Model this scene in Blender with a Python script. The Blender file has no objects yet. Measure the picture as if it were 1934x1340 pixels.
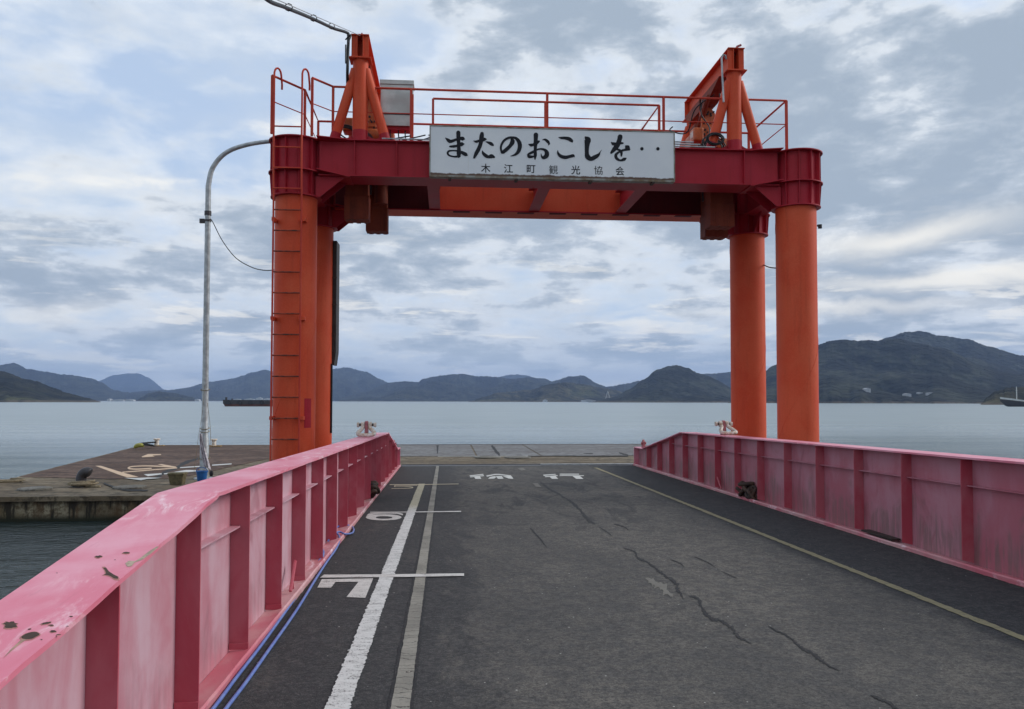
import bpy, bmesh, math, random
from mathutils import Vector, Matrix, noise as mnoise
R = math.radians
random.seed(7)
sc = bpy.context.scene
COL = sc.collection

# ------------------------------------------------------------------ camera
F = 1550.0; YAW = R(4.5); PITCH = math.atan(55 / F); ROLL = 0.0015
CAMZ = 2.25
cam_d = bpy.data.cameras.new('camera'); cam = bpy.data.objects.new('camera', cam_d); COL.objects.link(cam)
M3 = Matrix.Rotation(-YAW, 3, 'Z') @ Matrix.Rotation(math.pi / 2 + PITCH, 3, 'X') @ Matrix.Rotation(ROLL, 3, 'Z')
cam.matrix_world = Matrix.Translation((0, 0, CAMZ)) @ M3.to_4x4()
cam_d.sensor_width = 36; cam_d.lens = F / 1934 * 36; cam_d.shift_y = 33 / 1934
cam_d.clip_start = 0.05; cam_d.clip_end = 60000
sc.camera = cam

# ------------------------------------------------------------------ light + sky
sc.cycles.max_bounces = 6; sc.cycles.diffuse_bounces = 3; sc.cycles.glossy_bounces = 3
sc.view_settings.view_transform = 'Standard'; sc.view_settings.look = 'None'
sc.view_settings.exposure = 0.55; sc.view_settings.gamma = 1
SUN_DIR = Vector((0.84, 0.10, 0.54)).normalized()
sl = bpy.data.lights.new('sun', 'SUN'); sl.energy = 1.5; sl.angle = R(24); sl.color = (1, .965, .92)
so = bpy.data.objects.new('sun', sl); COL.objects.link(so)
so.rotation_euler = SUN_DIR.to_track_quat('Z', 'Y').to_euler()


class NT:
    """small node-tree writer"""
    def __init__(s, tree): s.t = tree; s.n = tree.nodes; s.l = tree.links
    def node(s, kind, ins=None, **kw):
        n = s.n.new(kind)
        for k, v in kw.items(): setattr(n, k, v)
        for k, v in (ins or {}).items():
            if hasattr(v, 'is_output') or isinstance(v, bpy.types.NodeSocket): s.l.new(v, n.inputs[k])
            else: n.inputs[k].default_value = v
        return n
    def m(s, op, a, b=None, c=None, clamp=False):
        n = s.n.new('ShaderNodeMath'); n.operation = op; n.use_clamp = clamp
        for i, v in enumerate((a, b, c)):
            if v is None: continue
            if isinstance(v, bpy.types.NodeSocket): s.l.new(v, n.inputs[i])
            else: n.inputs[i].default_value = v
        return n.outputs[0]
    def noise(s, vec, scale, detail=6, rough=.55, dist=0, lac=2.0):
        return s.node('ShaderNodeTexNoise', {'Vector': vec, 'Scale': scale, 'Detail': detail, 'Roughness': rough, 'Distortion': dist, 'Lacunarity': lac}).outputs['Fac']
    def ramp(s, fac, a, b, lo=0., hi=1.):
        n = s.node('ShaderNodeMapRange', {'Value': fac, 'From Min': a, 'From Max': b, 'To Min': lo, 'To Max': hi}, interpolation_type='SMOOTHSTEP')
        return n.outputs[0]
    def mix(s, fac, a, b):
        n = s.n.new('ShaderNodeMix'); n.data_type = 'RGBA'
        for i, v in ((0, fac), (6, a), (7, b)):
            if isinstance(v, bpy.types.NodeSocket): s.l.new(v, n.inputs[i])
            elif i: n.inputs[i].default_value = (*v[:3], 1)
            else: n.inputs[i].default_value = v
        return n.outputs[2]
    def comb(s, x, y, z):
        n = s.n.new('ShaderNodeCombineXYZ')
        for i, v in enumerate((x, y, z)):
            if isinstance(v, bpy.types.NodeSocket): s.l.new(v, n.inputs[i])
            else: n.inputs[i].default_value = v
        return n.outputs[0]
    def sep(s, v):
        n = s.node('ShaderNodeSeparateXYZ', {0: v}); return n.outputs
    def scl(s, v, xyz):
        return s.node('ShaderNodeVectorMath', {0: v, 1: xyz}, operation='MULTIPLY').outputs[0]
    def blob(s, az, el, a0, e0, wa, we, slope=0.):
        """soft patch of sky round azimuth a0 / elevation e0 (degrees)"""
        da = s.m('SUBTRACT', az, a0)
        de = s.m('SUBTRACT', s.m('SUBTRACT', el, e0), s.m('MULTIPLY', da, slope))
        q = s.m('ADD', s.m('POWER', s.m('ABSOLUTE', s.m('DIVIDE', da, wa)), 2.), s.m('POWER', s.m('ABSOLUTE', s.m('DIVIDE', de, we)), 2.))
        return s.m('EXPONENT', s.m('MULTIPLY', q, -1.))


world = bpy.data.worlds.new('World'); sc.world = world; world.use_nodes = True
w = NT(world.node_tree); w.n.clear()
sky = w.node('ShaderNodeTexSky', sky_type='NISHITA', sun_disc=False, sun_elevation=math.asin(SUN_DIR.z),
             sun_rotation=math.atan2(SUN_DIR.x, SUN_DIR.y), air_density=1.0, dust_density=1.5, ozone_density=2.0)
gen = w.node('ShaderNodeTexCoord').outputs['Generated']
X, Y, Z = w.sep(gen)
az = w.m('MULTIPLY', w.m('ARCTAN2', X, Y), 57.2958)
hyp = w.m('SQRT', w.m('ADD', w.m('MULTIPLY', X, X), w.m('MULTIPLY', Y, Y)))
el = w.m('MULTIPLY', w.m('ARCTAN2', Z, hyp), 57.2958)
zz = w.m('ADD', w.m('MAXIMUM', Z, 0.0), 0.11)
pv = w.comb(w.m('DIVIDE', X, zz), w.m('DIVIDE', Y, zz), 0.)
pv = w.node('ShaderNodeVectorMath', {0: pv, 1: (3.3, 1.7, 0.)}, operation='ADD').outputs[0]
big = w.noise(pv, 0.62, 4, .5, .5)
med = w.noise(pv, 1.7, 6, .56, .4)
fine = w.noise(pv, 5.5, 5, .60, .4)
azel = w.comb(az, el, 0.)
lump = w.noise(w.scl(azel, (.085, .22, 1)), 1.0, 7, .56, .25)
strk = w.noise(w.scl(azel, (.05, .40, 1)), 1.0, 5, .6, .3)
puff = w.noise(w.scl(azel, (.16, .34, 1)), 1.0, 7, .58, .3)
puff2 = w.noise(w.scl(w.comb(w.m('ADD', az, 1.2), w.m('ADD', el, -.9), 0.), (.20, .38, 1)), 1.0, 7, .60, .3)
def cen(v, k): return w.m('MULTIPLY', w.m('SUBTRACT', v, .5), k)
# thickness of the cloud sheet, centred on 0
th = w.m('ADD', w.m('ADD', cen(big, .9), cen(med, .60)), w.m('ADD', cen(lump, 1.1), cen(strk, .30)))
th = w.m('ADD', th, cen(puff, .75))
right = w.ramp(az, -20, 42)
th = w.m('ADD', th, w.m('MULTIPLY', right, .14))
for a0, e0, wa, we, s_, k in ((-15, 20, 13, 6, .1, -.24), (-19, 15, 9, 3.0, .12, -.14), (-30, 20, 8, 8, 0, -.12), (26, 15, 12, 5, -.1, .14), (5, 26, 12, 2.5, 0, .12), (9, 22, 6, 2.2, -.1, .10),
                           (-26, 6.2, 6, 2.0, 0, .12), (31, 11, 9, 2.5, -.15, .12), (-8, 8, 9, 3, 0, .12), (33, 21, 5, 4, 0, -.05), (10, 9, 12, 4.0, -.1, .13)):
    th = w.m('ADD', th, w.m('MULTIPLY', w.blob(az, el, a0, e0, wa, we, s_), k))
cover = w.ramp(th, -.30, .08, .12, 1.)
detail = w.m('ADD', cen(fine, .34), cen(puff2, .75))
belly = w.ramp(w.m('ADD', th, detail), -.24, .30)
ccol = w.mix(belly, (.615, .655, .70), (.272, .328, .398))
edge = w.m('MULTIPLY', w.ramp(w.m('ADD', th, detail), -.10, -.02), w.ramp(w.m('ADD', th, detail), .10, .02))
ccol = w.mix(w.m('MULTIPLY', edge, .22), ccol, (.68, .70, .71))
glow = w.noise(w.scl(azel, (.10, .62, 1)), 1.0, 5, .62, .35)
gm = w.m('MULTIPLY', w.m('MULTIPLY', w.ramp(glow, .54, .62), w.ramp(el, 14., 5., 0., 1.)), .75)
for a0, e0, wa, we, s_, k in ((34, 7.6, 9, .6, .03, 1.0), (25, 6.0, 9, .4, 0, .7), (30, 10.2, 6, .8, .1, .9), (-30, 4.6, 8, .9, .09, .9),
                              (-20, 13.8, 9, .5, .12, .9), (-12, 18.4, 6, .7, .10, 1.), (-27, 13.4, 7, 1.4, -.05, .7)):
    b = w.blob(az, w.m('ADD', el, cen(puff, 2.6)), a0, e0, wa, we, s_)
    gm = w.m('MAXIMUM', gm, w.m('MULTIPLY', b, k))
ccol = w.mix(w.m('MULTIPLY', gm, .85), ccol, (.80, .77, .70))
# bluish band along the sea horizon
low = w.ramp(el, 6.5, 0.5)
ccol = w.mix(w.m('MULTIPLY', low, .55), ccol, w.mix(w.ramp(strk, .42, .60), (.355, .46, .60), (.48, .57, .66)))
cover = w.m('MAXIMUM', cover, w.m('MULTIPLY', low, .95))
thin = w.mix(w.ramp(med, .4, .6), (.385, .495, .67), (.47, .555, .67))
bgA = w.node('ShaderNodeBackground', {'Color': sky.outputs[0], 'Strength': .09})
bgT = w.node('ShaderNodeBackground', {'Color': thin, 'Strength': 1.})
bgB = w.node('ShaderNodeBackground', {'Color': ccol, 'Strength': 1.0})
m0 = w.node('ShaderNodeMixShader', {0: .7, 1: bgA.outputs[0], 2: bgT.outputs[0]})
m1 = w.node('ShaderNodeMixShader', {0: cover, 1: m0.outputs[0], 2: bgB.outputs[0]})
w.node('ShaderNodeOutputWorld', {'Surface': m1.outputs[0]})


# ------------------------------------------------------------------ pixel -> point on a real plane (survey of the photo)
def ray(px, py): return M3 @ Vector(((px - 967) / F, -(py - 703) / F, -1))
def onY(px, py, y): d = ray(px, py); return Vector((0, 0, CAMZ)) + d * (y / d.y)
def onZ(px, py, z): d = ray(px, py); return Vector((0, 0, CAMZ)) + d * ((z - CAMZ) / d.z)
D0, DS = .65, .0075                      # ramp deck: z = D0 - DS*y
PZ = .47                                 # pontoon deck height
def dz(y): return D0 - DS * y
def deck(px, py, up=0.):
    d = ray(px, py); t = (D0 + up - CAMZ) / (d.z + DS * d.y)
    return Vector((0, 0, CAMZ)) + d * t


# ------------------------------------------------------------------ mesh builder
class MB:
    def __init__(s): s.v = []; s.f = []
    def add(s, vs, fs):
        o = len(s.v); s.v += [tuple(v) for v in vs]; s.f += [tuple(i + o for i in f) for f in fs]; return s
    def box(s, x0, x1, y0, y1, z0, z1):
        return s.hexa([(x0, y0, z0), (x1, y0, z0), (x1, y1, z0), (x0, y1, z0), (x0, y0, z1), (x1, y0, z1), (x1, y1, z1), (x0, y1, z1)])
    def hexa(s, v): return s.add(v, [(0, 3, 2, 1), (4, 5, 6, 7), (0, 1, 5, 4), (1, 2, 6, 5), (2, 3, 7, 6), (3, 0, 4, 7)])
    def prism(s, pts, off):
        """closed polygon (list of 3-D points) extruded by vector off"""
        n = len(pts); off = Vector(off); a = [Vector(p) for p in pts]; b = [p + off for p in a]
        return s.add(a + b, [tuple(range(n))[::-1], tuple(range(n, 2 * n))] + [(i, (i + 1) % n, n + (i + 1) % n, n + i) for i in range(n)])
    def tube(s, path, r, n=10, cap=True, closed=False):
        P = [Vector(p) for p in path]; N = len(P); rs = r if isinstance(r, (list, tuple)) else [r] * N
        rings = []; up = None
        for i, p in enumerate(P):
            if closed: t = P[(i + 1) % N] - P[i - 1]
            else: t = P[min(i + 1, N - 1)] - P[max(i - 1, 0)]
            t.normalize()
            if up is None: up = t.orthogonal().normalized()
            up = (up - t * up.dot(t)); up = up.normalized() if up.length > 1e-6 else t.orthogonal().normalized()
            b = t.cross(up)
            rings.append([p + (up * math.cos(2 * math.pi * k / n) + b * math.sin(2 * math.pi * k / n)) * rs[i] for k in range(n)])
        vs = [q for r_ in rings for q in r_]; fs = []
        M = N if closed else N - 1
        for i in range(M):
            for k in range(n):
                j = (i + 1) % N
                fs.append((i * n + k, i * n + (k + 1) % n, j * n + (k + 1) % n, j * n + k))
        if cap and not closed: fs += [tuple(range(n))[::-1], tuple(range((N - 1) * n, N * n))]
        return s.add(vs, fs)
    def cyl(s, a, b, r, n=16, r2=None): return s.tube([a, b], [r, r if r2 is None else r2], n)
    def lathe(s, c, prof, n=32, a0=0, a1=2 * math.pi):
        """prof = [(r, z)...] round vertical axis through c"""
        cx, cy, cz = c; vs = []; fs = []; m = len(prof)
        for k in range(n):
            a = a0 + (a1 - a0) * k / n
            vs += [(cx + r * math.cos(a), cy + r * math.sin(a), cz + z) for r, z in prof]
        for k in range(n):
            j = (k + 1) % n
            for i in range(m - 1): fs.append((k * m + i, j * m + i, j * m + i + 1, k * m + i + 1))
        return s.add(vs, fs)
    def build(s, name, mat, parent=None, smooth=35, bevel=0, uvz=False):
        me = bpy.data.meshes.new(name); me.from_pydata(s.v, [], s.f)
        me.update()
        bm = bmesh.new(); bm.from_mesh(me); bmesh.ops.recalc_face_normals(bm, faces=bm.faces); bm.to_mesh(me); bm.free()
        if smooth:
            me.polygons.foreach_set('use_smooth', [True] * len(me.polygons)); me.set_sharp_from_angle(angle=R(smooth))
        o = bpy.data.objects.new(name, me); COL.objects.link(o)
        if mat: me.materials.append(mat)
        if bevel:
            b = o.modifiers.new('bevel', 'BEVEL'); b.width = bevel; b.segments = 2; b.limit_method = 'ANGLE'; b.angle_limit = R(40)
        if parent:
            o.parent = parent; o.matrix_parent_inverse = Matrix.Translation(-Vector(parent.location))
        return o


def tag(o, label=None, cat=None, group=None, kind=None):

    for k, v in (('label', label), ('category', cat), ('group', group), ('kind', kind)):
        if v: o[k] = v
    return o
def thing(name, label, cat, loc, group=None):
    o = bpy.data.objects.new(name, None); COL.objects.link(o); o.location = loc; o.empty_display_size = .2
    return tag(o, label, cat, group)
def catmull(pts, k=6, closed=False):
    P = [tuple(p) for p in pts]; n = len(P); out = []
    g = (lambda i: P[i % n]) if closed else (lambda i: P[min(max(i, 0), n - 1)])
    for i in range(n if closed else n - 1):
        a, b, c, d = g(i - 1), g(i), g(i + 1), g(i + 2)
        for j in range(k):
            t = j / k
            out.append(tuple(.5 * (2 * b[m] + (c[m] - a[m]) * t + (2 * a[m] - 5 * b[m] + 4 * c[m] - d[m]) * t * t + (3 * b[m] - a[m] - 3 * c[m] + d[m]) * t ** 3) for m in range(len(b))))
    if not closed: out.append(P[-1])
    return out
WK = 1.
def ribbon2(pts, k=6, jag=0, seed=0):
    """(x, y, halfwidth) stroke -> left/right outlines in the same 2-D space"""
    P = catmull(pts, k); L, Rr = [], []; rnd = random.Random(seed)
    for i, (x, y, h) in enumerate(P):
        x0, y0, _ = P[max(i - 1, 0)]; x1, y1, _ = P[min(i + 1, len(P) - 1)]
        dx, dy = x1 - x0, y1 - y0; q = math.hypot(dx, dy) or 1; nx, ny = -dy / q, dx / q
        h = max(h, .4) * WK
        if jag > .4: q_ = rnd.uniform(-1, 1) * h * .9; x += nx * q_ + rnd.uniform(-1, 1); y += ny * q_
        ja, jb = (1 + rnd.uniform(-jag, jag)), (1 + rnd.uniform(-jag, jag))
        L.append((x + nx * h * ja, y + ny * h * ja)); Rr.append((x - nx * h * jb, y - ny * h * jb))
    return L, Rr


# ------------------------------------------------------------------ materials
def new_mat(name):
    m = bpy.data.materials.new(name); m.use_nodes = True; t = NT(m.node_tree); t.n.clear()
    pos = t.node('ShaderNodeNewGeometry').outputs['Position']
    return m, t, pos
def finish(t, col, rough=.5, bump=None, strength=.3, dist=.01, metal=0., spec=.5, coat=0):
    ins = {'Base Color': col if isinstance(col, bpy.types.NodeSocket) else (*col, 1), 'Roughness': rough, 'Metallic': metal, 'Specular IOR Level': spec}
    if bump is not None:
        ins['Normal'] = t.node('ShaderNodeBump', {'Height': bump, 'Strength': strength, 'Distance': dist}).outputs[0]
    b = t.node('ShaderNodeBsdfPrincipled', ins)
    t.node('ShaderNodeOutputMaterial', {'Surface': b.outputs[0]})
def plain(name, col, rough=.5, metal=0, var=.25, scale=6., col2=None, spec=.5):
    m, t, pos = new_mat(name)
    n = t.noise(pos, scale, 6, .6)
    c2 = col2 or tuple(c * (1 - var) for c in col)
    finish(t, t.mix(t.ramp(n, .35, .65), col, c2), rough, t.noise(pos, scale * 6, 4), .15, .004, metal, spec)
    return m
def steel_paint(name, col, faded, rust=(.05, .022, .012), rust_at=.72, fade_scale=1.3, rough=.42, streak=True, dirt=.35, spec=.25):
    """weathered paint: chalky fading, run-down dirt, chips of rust"""
    m, t, pos = new_mat(name)
    a = t.noise(pos, fade_scale, 7, .6, .3)
    c = t.mix(t.ramp(a, .38, .66), col, faded)
    s = t.noise(t.scl(pos, (9, 9, .7)), 1.2, 6, .6, .2)
    c = t.mix(t.m('MULTIPLY', t.ramp(s, .5, .75), dirt), c, tuple(x * .45 for x in col))
    f = t.noise(pos, 40, 4, .6)
    c = t.mix(t.m('MULTIPLY', t.ramp(f, .4, .7), .12), c, tuple(min(1, x * 1.4 + .03) for x in faded))
    ch = t.noise(pos, 5.5, 8, .66, .2)
    rmask = t.ramp(ch, rust_at, rust_at + .015)
    halo = t.m('MULTIPLY', t.ramp(ch, rust_at - .06, rust_at), .35)
    c = t.mix(halo, c, (.30, .10, .04)); c = t.mix(rmask, c, rust)
    bh = t.m('SUBTRACT', t.m('MULTIPLY', t.noise(pos, 12, 6, .6), .35), t.m('MULTIPLY', rmask, .5))
    finish(t, c, t.m('ADD', rough, t.m('MULTIPLY', a, .18)), bh, .25, .006, spec=spec)
    return m
M_ORANGE = steel_paint('orange_paint', (.61, .070, .022), (.64, .100, .038), rust_at=.775, rough=.48, dirt=.25)
M_RAIL = steel_paint('railing_paint', (.48, .045, .025), (.56, .075, .038), rust_at=.74, rough=.5)
M_MAROON = steel_paint('maroon_paint', (.36, .0095, .020), (.40, .016, .032), rust_at=.77, rough=.42, dirt=.3)
M_PINKTOP = None


def pink_mat(name, base, pale, streaky, rust_at=.745, grime=0.):
    m, t, pos = new_mat(name)
    x, y, z = t.sep(pos)
    a = t.noise(pos, .9, 6, .6, .6)
    b = t.noise(t.scl(pos, (3.5, 3.5, 1.1)) if streaky else t.scl(pos, (3.0, 1.2, 3.0)), 1.0, 8, .62, .5)
    c = t.mix(t.ramp(t.m('ADD', t.m('MULTIPLY', a, .6), t.m('MULTIPLY', b, .4)), .38, .60), base, pale)
    if streaky:
        g = t.noise(t.scl(pos, (16, 16, 1.6)), 1.0, 6, .65, .3)
        gb = t.noise(t.scl(pos, (2.6, 2.6, 2.2)), 1.0, 7, .65, .6)
        lowz = t.ramp(t.m('ADD', z, t.m('MULTIPLY', t.m('SUBTRACT', gb, .5), 1.5)), 1.12, .80)
        k = t.m('MULTIPLY', t.m('MULTIPLY', t.ramp(g, .36, .62), lowz), .22 + grime)
        c = t.mix(k, c, (.185, .135, .125))
        d = t.noise(t.scl(pos, (2.2, 2.2, 1.2)), 1.0, 5, .55, 1.2)
        c = t.mix(t.m('MULTIPLY', t.ramp(d, .56, .70), .6), c, tuple(q * .72 for q in base))
    else:
        wsp = t.noise(t.scl(pos, (4.5, 1.6, 4)), 1.6, 10, .72, 1.2)
        wa = t.noise(pos, .8, 3, .5, .5)
        k = t.m('MULTIPLY', t.ramp(wsp, .50, .68), t.ramp(wa, .38, .60))
        c = t.mix(k, c, (.90, .70, .74))
        sc_ = t.noise(t.scl(pos, (30, 3, 30)), 1.0, 6, .6, .5)
        c = t.mix(t.m('MULTIPLY', t.ramp(sc_, .60, .72), .22), c, tuple(q * .7 for q in base))
    ch = t.noise(pos, 3.4, 8, .6, .5)
    rm = t.ramp(ch, rust_at, rust_at + .006)
    c = t.mix(t.m('MULTIPLY', t.ramp(ch, rust_at - .03, rust_at), .3), c, (.55, .30, .22))
    c = t.mix(rm, c, (.10, .055, .035))
    h = t.m('SUBTRACT', t.m('MULTIPLY', t.noise(pos, 25, 5, .6), .3), rm)
    finish(t, c, t.m('ADD', .34, t.m('MULTIPLY', b, .25)), h, .3, .004, spec=.45)
    return m
M_FLANGE = pink_mat('pink_flange_paint', (.68, .165, .24), (.75, .33, .41), False)
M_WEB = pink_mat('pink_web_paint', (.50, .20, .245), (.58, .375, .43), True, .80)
M_WEBR = pink_mat('shaded_web_paint', (.42, .125, .165), (.47, .215, .265), True, .80, .5)  # same web paint, toned darker for its side turned from the sun, plus grime
M_CURB = pink_mat('pink_curb_paint', (.56, .14, .18), (.60, .34, .34), False, .68)


def stiff_mat():
    m, t, pos = new_mat('pink_stiffener_paint_plain')
    a = t.noise(t.scl(pos, (2, 2, 1)), 1.5, 6, .6, .4)
    c = t.mix(t.ramp(a, .38, .62), (.44, .060, .090), (.48, .120, .150))
    ch = t.noise(pos, 6, 7, .6, .6); c = t.mix(t.ramp(ch, .74, .75), c, (.12, .05, .03))
    g = t.noise(t.scl(pos, (12, 12, 1)), 1, 5, .6); c = t.mix(t.m('MULTIPLY', t.ramp(g, .55, .7), .3), c, (.30, .13, .14))
    finish(t, c, .5, t.noise(pos, 25, 4), .15, .004)
    return m
M_STIFF = stiff_mat()
M_STEEL = plain('galvanised_steel', (.46, .49, .50), .42, .35, .35, 8)
M_ALU = plain('cabinet_sheet_metal', (.52, .53, .50), .38, .5, .25, 3)
M_BLACK = plain('black_rubber', (.012, .013, .016), .5, 0, .3, 20)
M_RUSTY = plain('rusty_iron', (.085, .048, .032), .8, 0, .5, 9, (.035, .024, .02))
M_DARKIRON = plain('dark_cast_iron', (.05, .045, .048), .45, .2, .3, 12)
M_WHITE = plain('white_paint_rusty', (.74, .72, .68), .5, 0, .3, 18, (.50, .36, .24))
M_BLUE = plain('blue_plastic', (.014, .12, .38), .38, 0, .2, 10)
M_HOSE = plain('blue_hose', (.10, .16, .46), .42, 0, .25, 15, (.16, .23, .50))
M_ROPE = plain('old_rope', (.30, .24, .15), .9, 0, .5, 40)
M_CLOTH = plain('rag_cloth', (.62, .58, .62), .9, 0, .4, 14)
M_BOXY = plain('mossy_plastic', (.16, .135, .065), .75, 0, .45, 14)
M_YEL = plain('faded_yellow_float', (.42, .40, .08), .6, 0, .4, 10)
M_INK = plain('black_lettering', (.006, .007, .011), .6, 0, .4, 60, (.014, .015, .02), .25)
M_REDDK = plain('pink_tackle', (.42, .12, .13), .55, 0, .4, 16)
M_BROWN = plain('brown_panel', (.035, .026, .02), .6, 0, .5, 7)
M_GLASS = plain('lamp_lens', (.6, .62, .62), .2, 0, .1, 5)
M_HOIST = steel_paint('grimy_shaded_box_paint', (.17, .030, .015), (.27, .055, .024), rust_at=.68, rough=.6, dirt=.7)  # grime, and a base darkened for the shade under the beams
M_MAROOND = steel_paint('shaded_maroon_paint', (.10, .010, .014), (.14, .018, .020), rust_at=.77, rough=.6)  # maroon copy darkened for the shade under the gantry


def asphalt():
    m, t, pos = new_mat('asphalt')
    x, y, z = t.sep(pos)
    g0 = t.noise(pos, 26, 4, .75); g1 = t.noise(pos, 75, 3, .7); g2 = t.noise(pos, 180, 2, .6); g3 = t.noise(pos, 7, 7, .7, .4)
    big = t.noise(t.scl(pos, (1, .6, 1)), .55, 6, .6, .5); mid = t.noise(t.scl(pos, (2.2, .9, 1)), 1.0, 9, .7, .8)
    base = t.mix(t.ramp(big, .38, .62), (.096, .089, .081), (.150, .136, .118))
    base = t.mix(t.m('MULTIPLY', t.ramp(g3, .42, .58), .6), base, (.062, .061, .062))
    # worn lane stays lighter; strips along both girders and the painted line keep darker bitumen
    xx = t.m('ADD', x, t.m('MULTIPLY', t.m('SUBTRACT', mid, .5), 2.2))
    xl = t.ramp(xx, .42, .02); xr = t.ramp(t.m('ADD', x, t.m('MULTIPLY', t.m('SUBTRACT', mid, .5), .6)), 3.70, 3.96)
    dk = t.m('MAXIMUM', t.m('MULTIPLY', xl, .9), xr)
    patch = t.m('MULTIPLY', t.ramp(mid, .51, .60), t.ramp(y, 8., 13.))
    dk = t.m('MAXIMUM', dk, t.m('MULTIPLY', patch, .85))
    lt = t.ramp(t.noise(t.scl(pos, (1.3, .8, 1)), 1.4, 8, .72, .5), .54, .68)
    dk = t.m('SUBTRACT', dk, t.m('MULTIPLY', lt, .45), clamp=True)
    c = t.mix(dk, base, t.mix(t.ramp(g3, .4, .6), (.030, .031, .034), (.052, .051, .052)))
    c = t.mix(t.m('MULTIPLY', t.ramp(g0, .44, .60), .42), c, (.026, .026, .028))
    c = t.mix(t.m('MULTIPLY', t.ramp(g1, .46, .62), .55), c, (.018, .018, .020))
    c = t.mix(t.m('MULTIPLY', t.ramp(g0, .56, .40), t.m('MULTIPLY', t.ramp(g2, .52, .64), .5)), c, (.21, .20, .185))
    v = t.node('ShaderNodeTexVoronoi', {'Vector': pos, 'Scale': 7.}, feature='F1').outputs['Distance']
    c = t.mix(t.ramp(v, .050, .035), c, (.42, .41, .38))
    h = t.m('ADD', t.m('MULTIPLY', g1, .6), t.m('MULTIPLY', g0, .6))
    finish(t, c, .88, h, .8, .010, spec=.3)
    return m
def worn_paint(name, col, worn, thr=.60, yellow_from=None):
    m, t, pos = new_mat(name)
    x, y, z = t.sep(pos)
    g = t.noise(pos, 75, 4, .75); g3 = t.noise(t.scl(pos, (1, 2.5, 1)), 7, 6, .7)
    c = t.mix(t.ramp(g3, .4, .7), col, tuple(q * .8 for q in col))
    if yellow_from: c = t.mix(t.ramp(y, yellow_from, yellow_from + 1.2), c, (.44, .41, .30))
    k = t.m('ADD', t.m('MULTIPLY', g, .65), t.m('MULTIPLY', g3, .35))
    c = t.mix(t.ramp(k, thr - .05, thr + .04), c, worn)
    finish(t, c, .8, g, .6, .006, spec=.3)
    return m
def concrete_strip():
    m, t, pos = new_mat('concrete_strip')
    x, y, z = t.sep(pos)
    g = t.noise(pos, 60, 4, .7); b = t.noise(pos, 2.2, 6, .6)
    c = t.mix(t.ramp(b, .35, .65), (.20, .19, .165), (.30, .285, .245))
    v = t.node('ShaderNodeTexVoronoi', {'W': t.m('ADD', t.m('MULTIPLY', y, 2.3), t.m('MULTIPLY', t.noise(pos, 5, 4), .5))}, voronoi_dimensions='1D', feature='DISTANCE_TO_EDGE').outputs['Distance']
    c = t.mix(t.ramp(v, .045, .012), c, (.06, .056, .05))
    c = t.mix(t.m('MULTIPLY', t.ramp(g, .5, .7), .4), c, (.08, .078, .07))
    finish(t, c, .85, t.m('ADD', t.m('MULTIPLY', t.ramp(v, .02, .09), 2), g), .5, .006, spec=.3)
    return m
def old_concrete(name, c1, c2, dark, scale=1.0, streak=False):
    m, t, pos = new_mat(name)
    x, y, z = t.sep(pos)
    a = t.noise(t.scl(pos, (.6, 1, 1)), .8 * scale, 8, .66, .4); b = t.noise(pos, 5 * scale, 7, .7, .3); g = t.noise(pos, 60, 3, .7)
    c = t.mix(t.ramp(a, .42, .58), c1, c2)
    c = t.mix(t.m('MULTIPLY', t.ramp(b, .46, .60), .8), c, dark)
    st_ = t.noise(t.scl(pos, (.35, 1.6, 1)), 1.2, 8, .7, .8)
    c = t.mix(t.m('MULTIPLY', t.ramp(st_, .52, .64), .7), c, dark)
    c = t.mix(t.m('MULTIPLY', t.ramp(g, .45, .7), .3), c, tuple(q * .5 for q in dark))
    if streak:
        s = t.noise(t.scl(pos, (3.2, 3.2, .35)), 1, 7, .65, .2)
        c = t.mix(t.m('MULTIPLY', t.ramp(s, .46, .60), .75), c, (.085, .045, .020))
        s2 = t.noise(t.scl(pos, (5, 5, .6)), 1.3, 6, .65, .2)
        c = t.mix(t.m('MULTIPLY', t.ramp(s2, .54, .62), .9), c, (.020, .017, .012))
        up = t.ramp(t.m('ADD', z, t.m('MULTIPLY', t.m('SUBTRACT', s2, .5), .55)), .24, .36)
        c = t.mix(t.m('MULTIPLY', up, .75), c, (.030, .022, .015))
        wl = t.ramp(t.m('ADD', z, t.m('MULTIPLY', b, .12)), .22, .08)
        c = t.mix(wl, c, (.018, .020, .010))
    finish(t, c, .82, t.m('ADD', b, t.m('MULTIPLY', g, .4)), .5, .015, spec=.3)
    return m
M_ASPHALT = asphalt()
M_LINE = worn_paint('white_line_paint', (.62, .62, .60), (.075, .072, .07), .575, 12.5)
M_NUM = worn_paint('number_paint', (.60, .58, .55), (.085, .08, .075), .585)
M_WORD = worn_paint('word_paint', (.60, .60, .57), (.12, .115, .105), .66)
M_YLINE = worn_paint('yellow_line_paint', (.27, .235, .14), (.10, .092, .07), .585)
M_NUMY = worn_paint('cream_number_paint', (.55, .49, .36), (.09, .08, .07), .64)
M_STRIP = concrete_strip()
M_CRACK = worn_paint('crack_filler_and_shadow', (.024, .024, .026), (.07, .066, .062), .57)
M_PONT = old_concrete('pontoon_concrete', (.135, .100, .060), (.22, .175, .115), (.052, .040, .026))
M_PSIDE = old_concrete('pontoon_side_concrete', (.17, .135, .075), (.30, .26, .175), (.085, .06, .032), 2.2, True)
M_PSTEEL = old_concrete('rusted_deck_plate', (.085, .045, .028), (.145, .090, .066), (.038, .022, .016), 1.0)
M_PGREY = old_concrete('grey_deck_panel', (.215, .215, .215), (.165, .158, .155), (.10, .09, .088), .8)
M_PEEL = worn_paint('peeling_letter_paint', (.62, .45, .31), (.30, .12, .05), .66)
M_PEELW = worn_paint('peeling_white_paint', (.60, .60, .58), (.22, .19, .15), .64)
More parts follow.
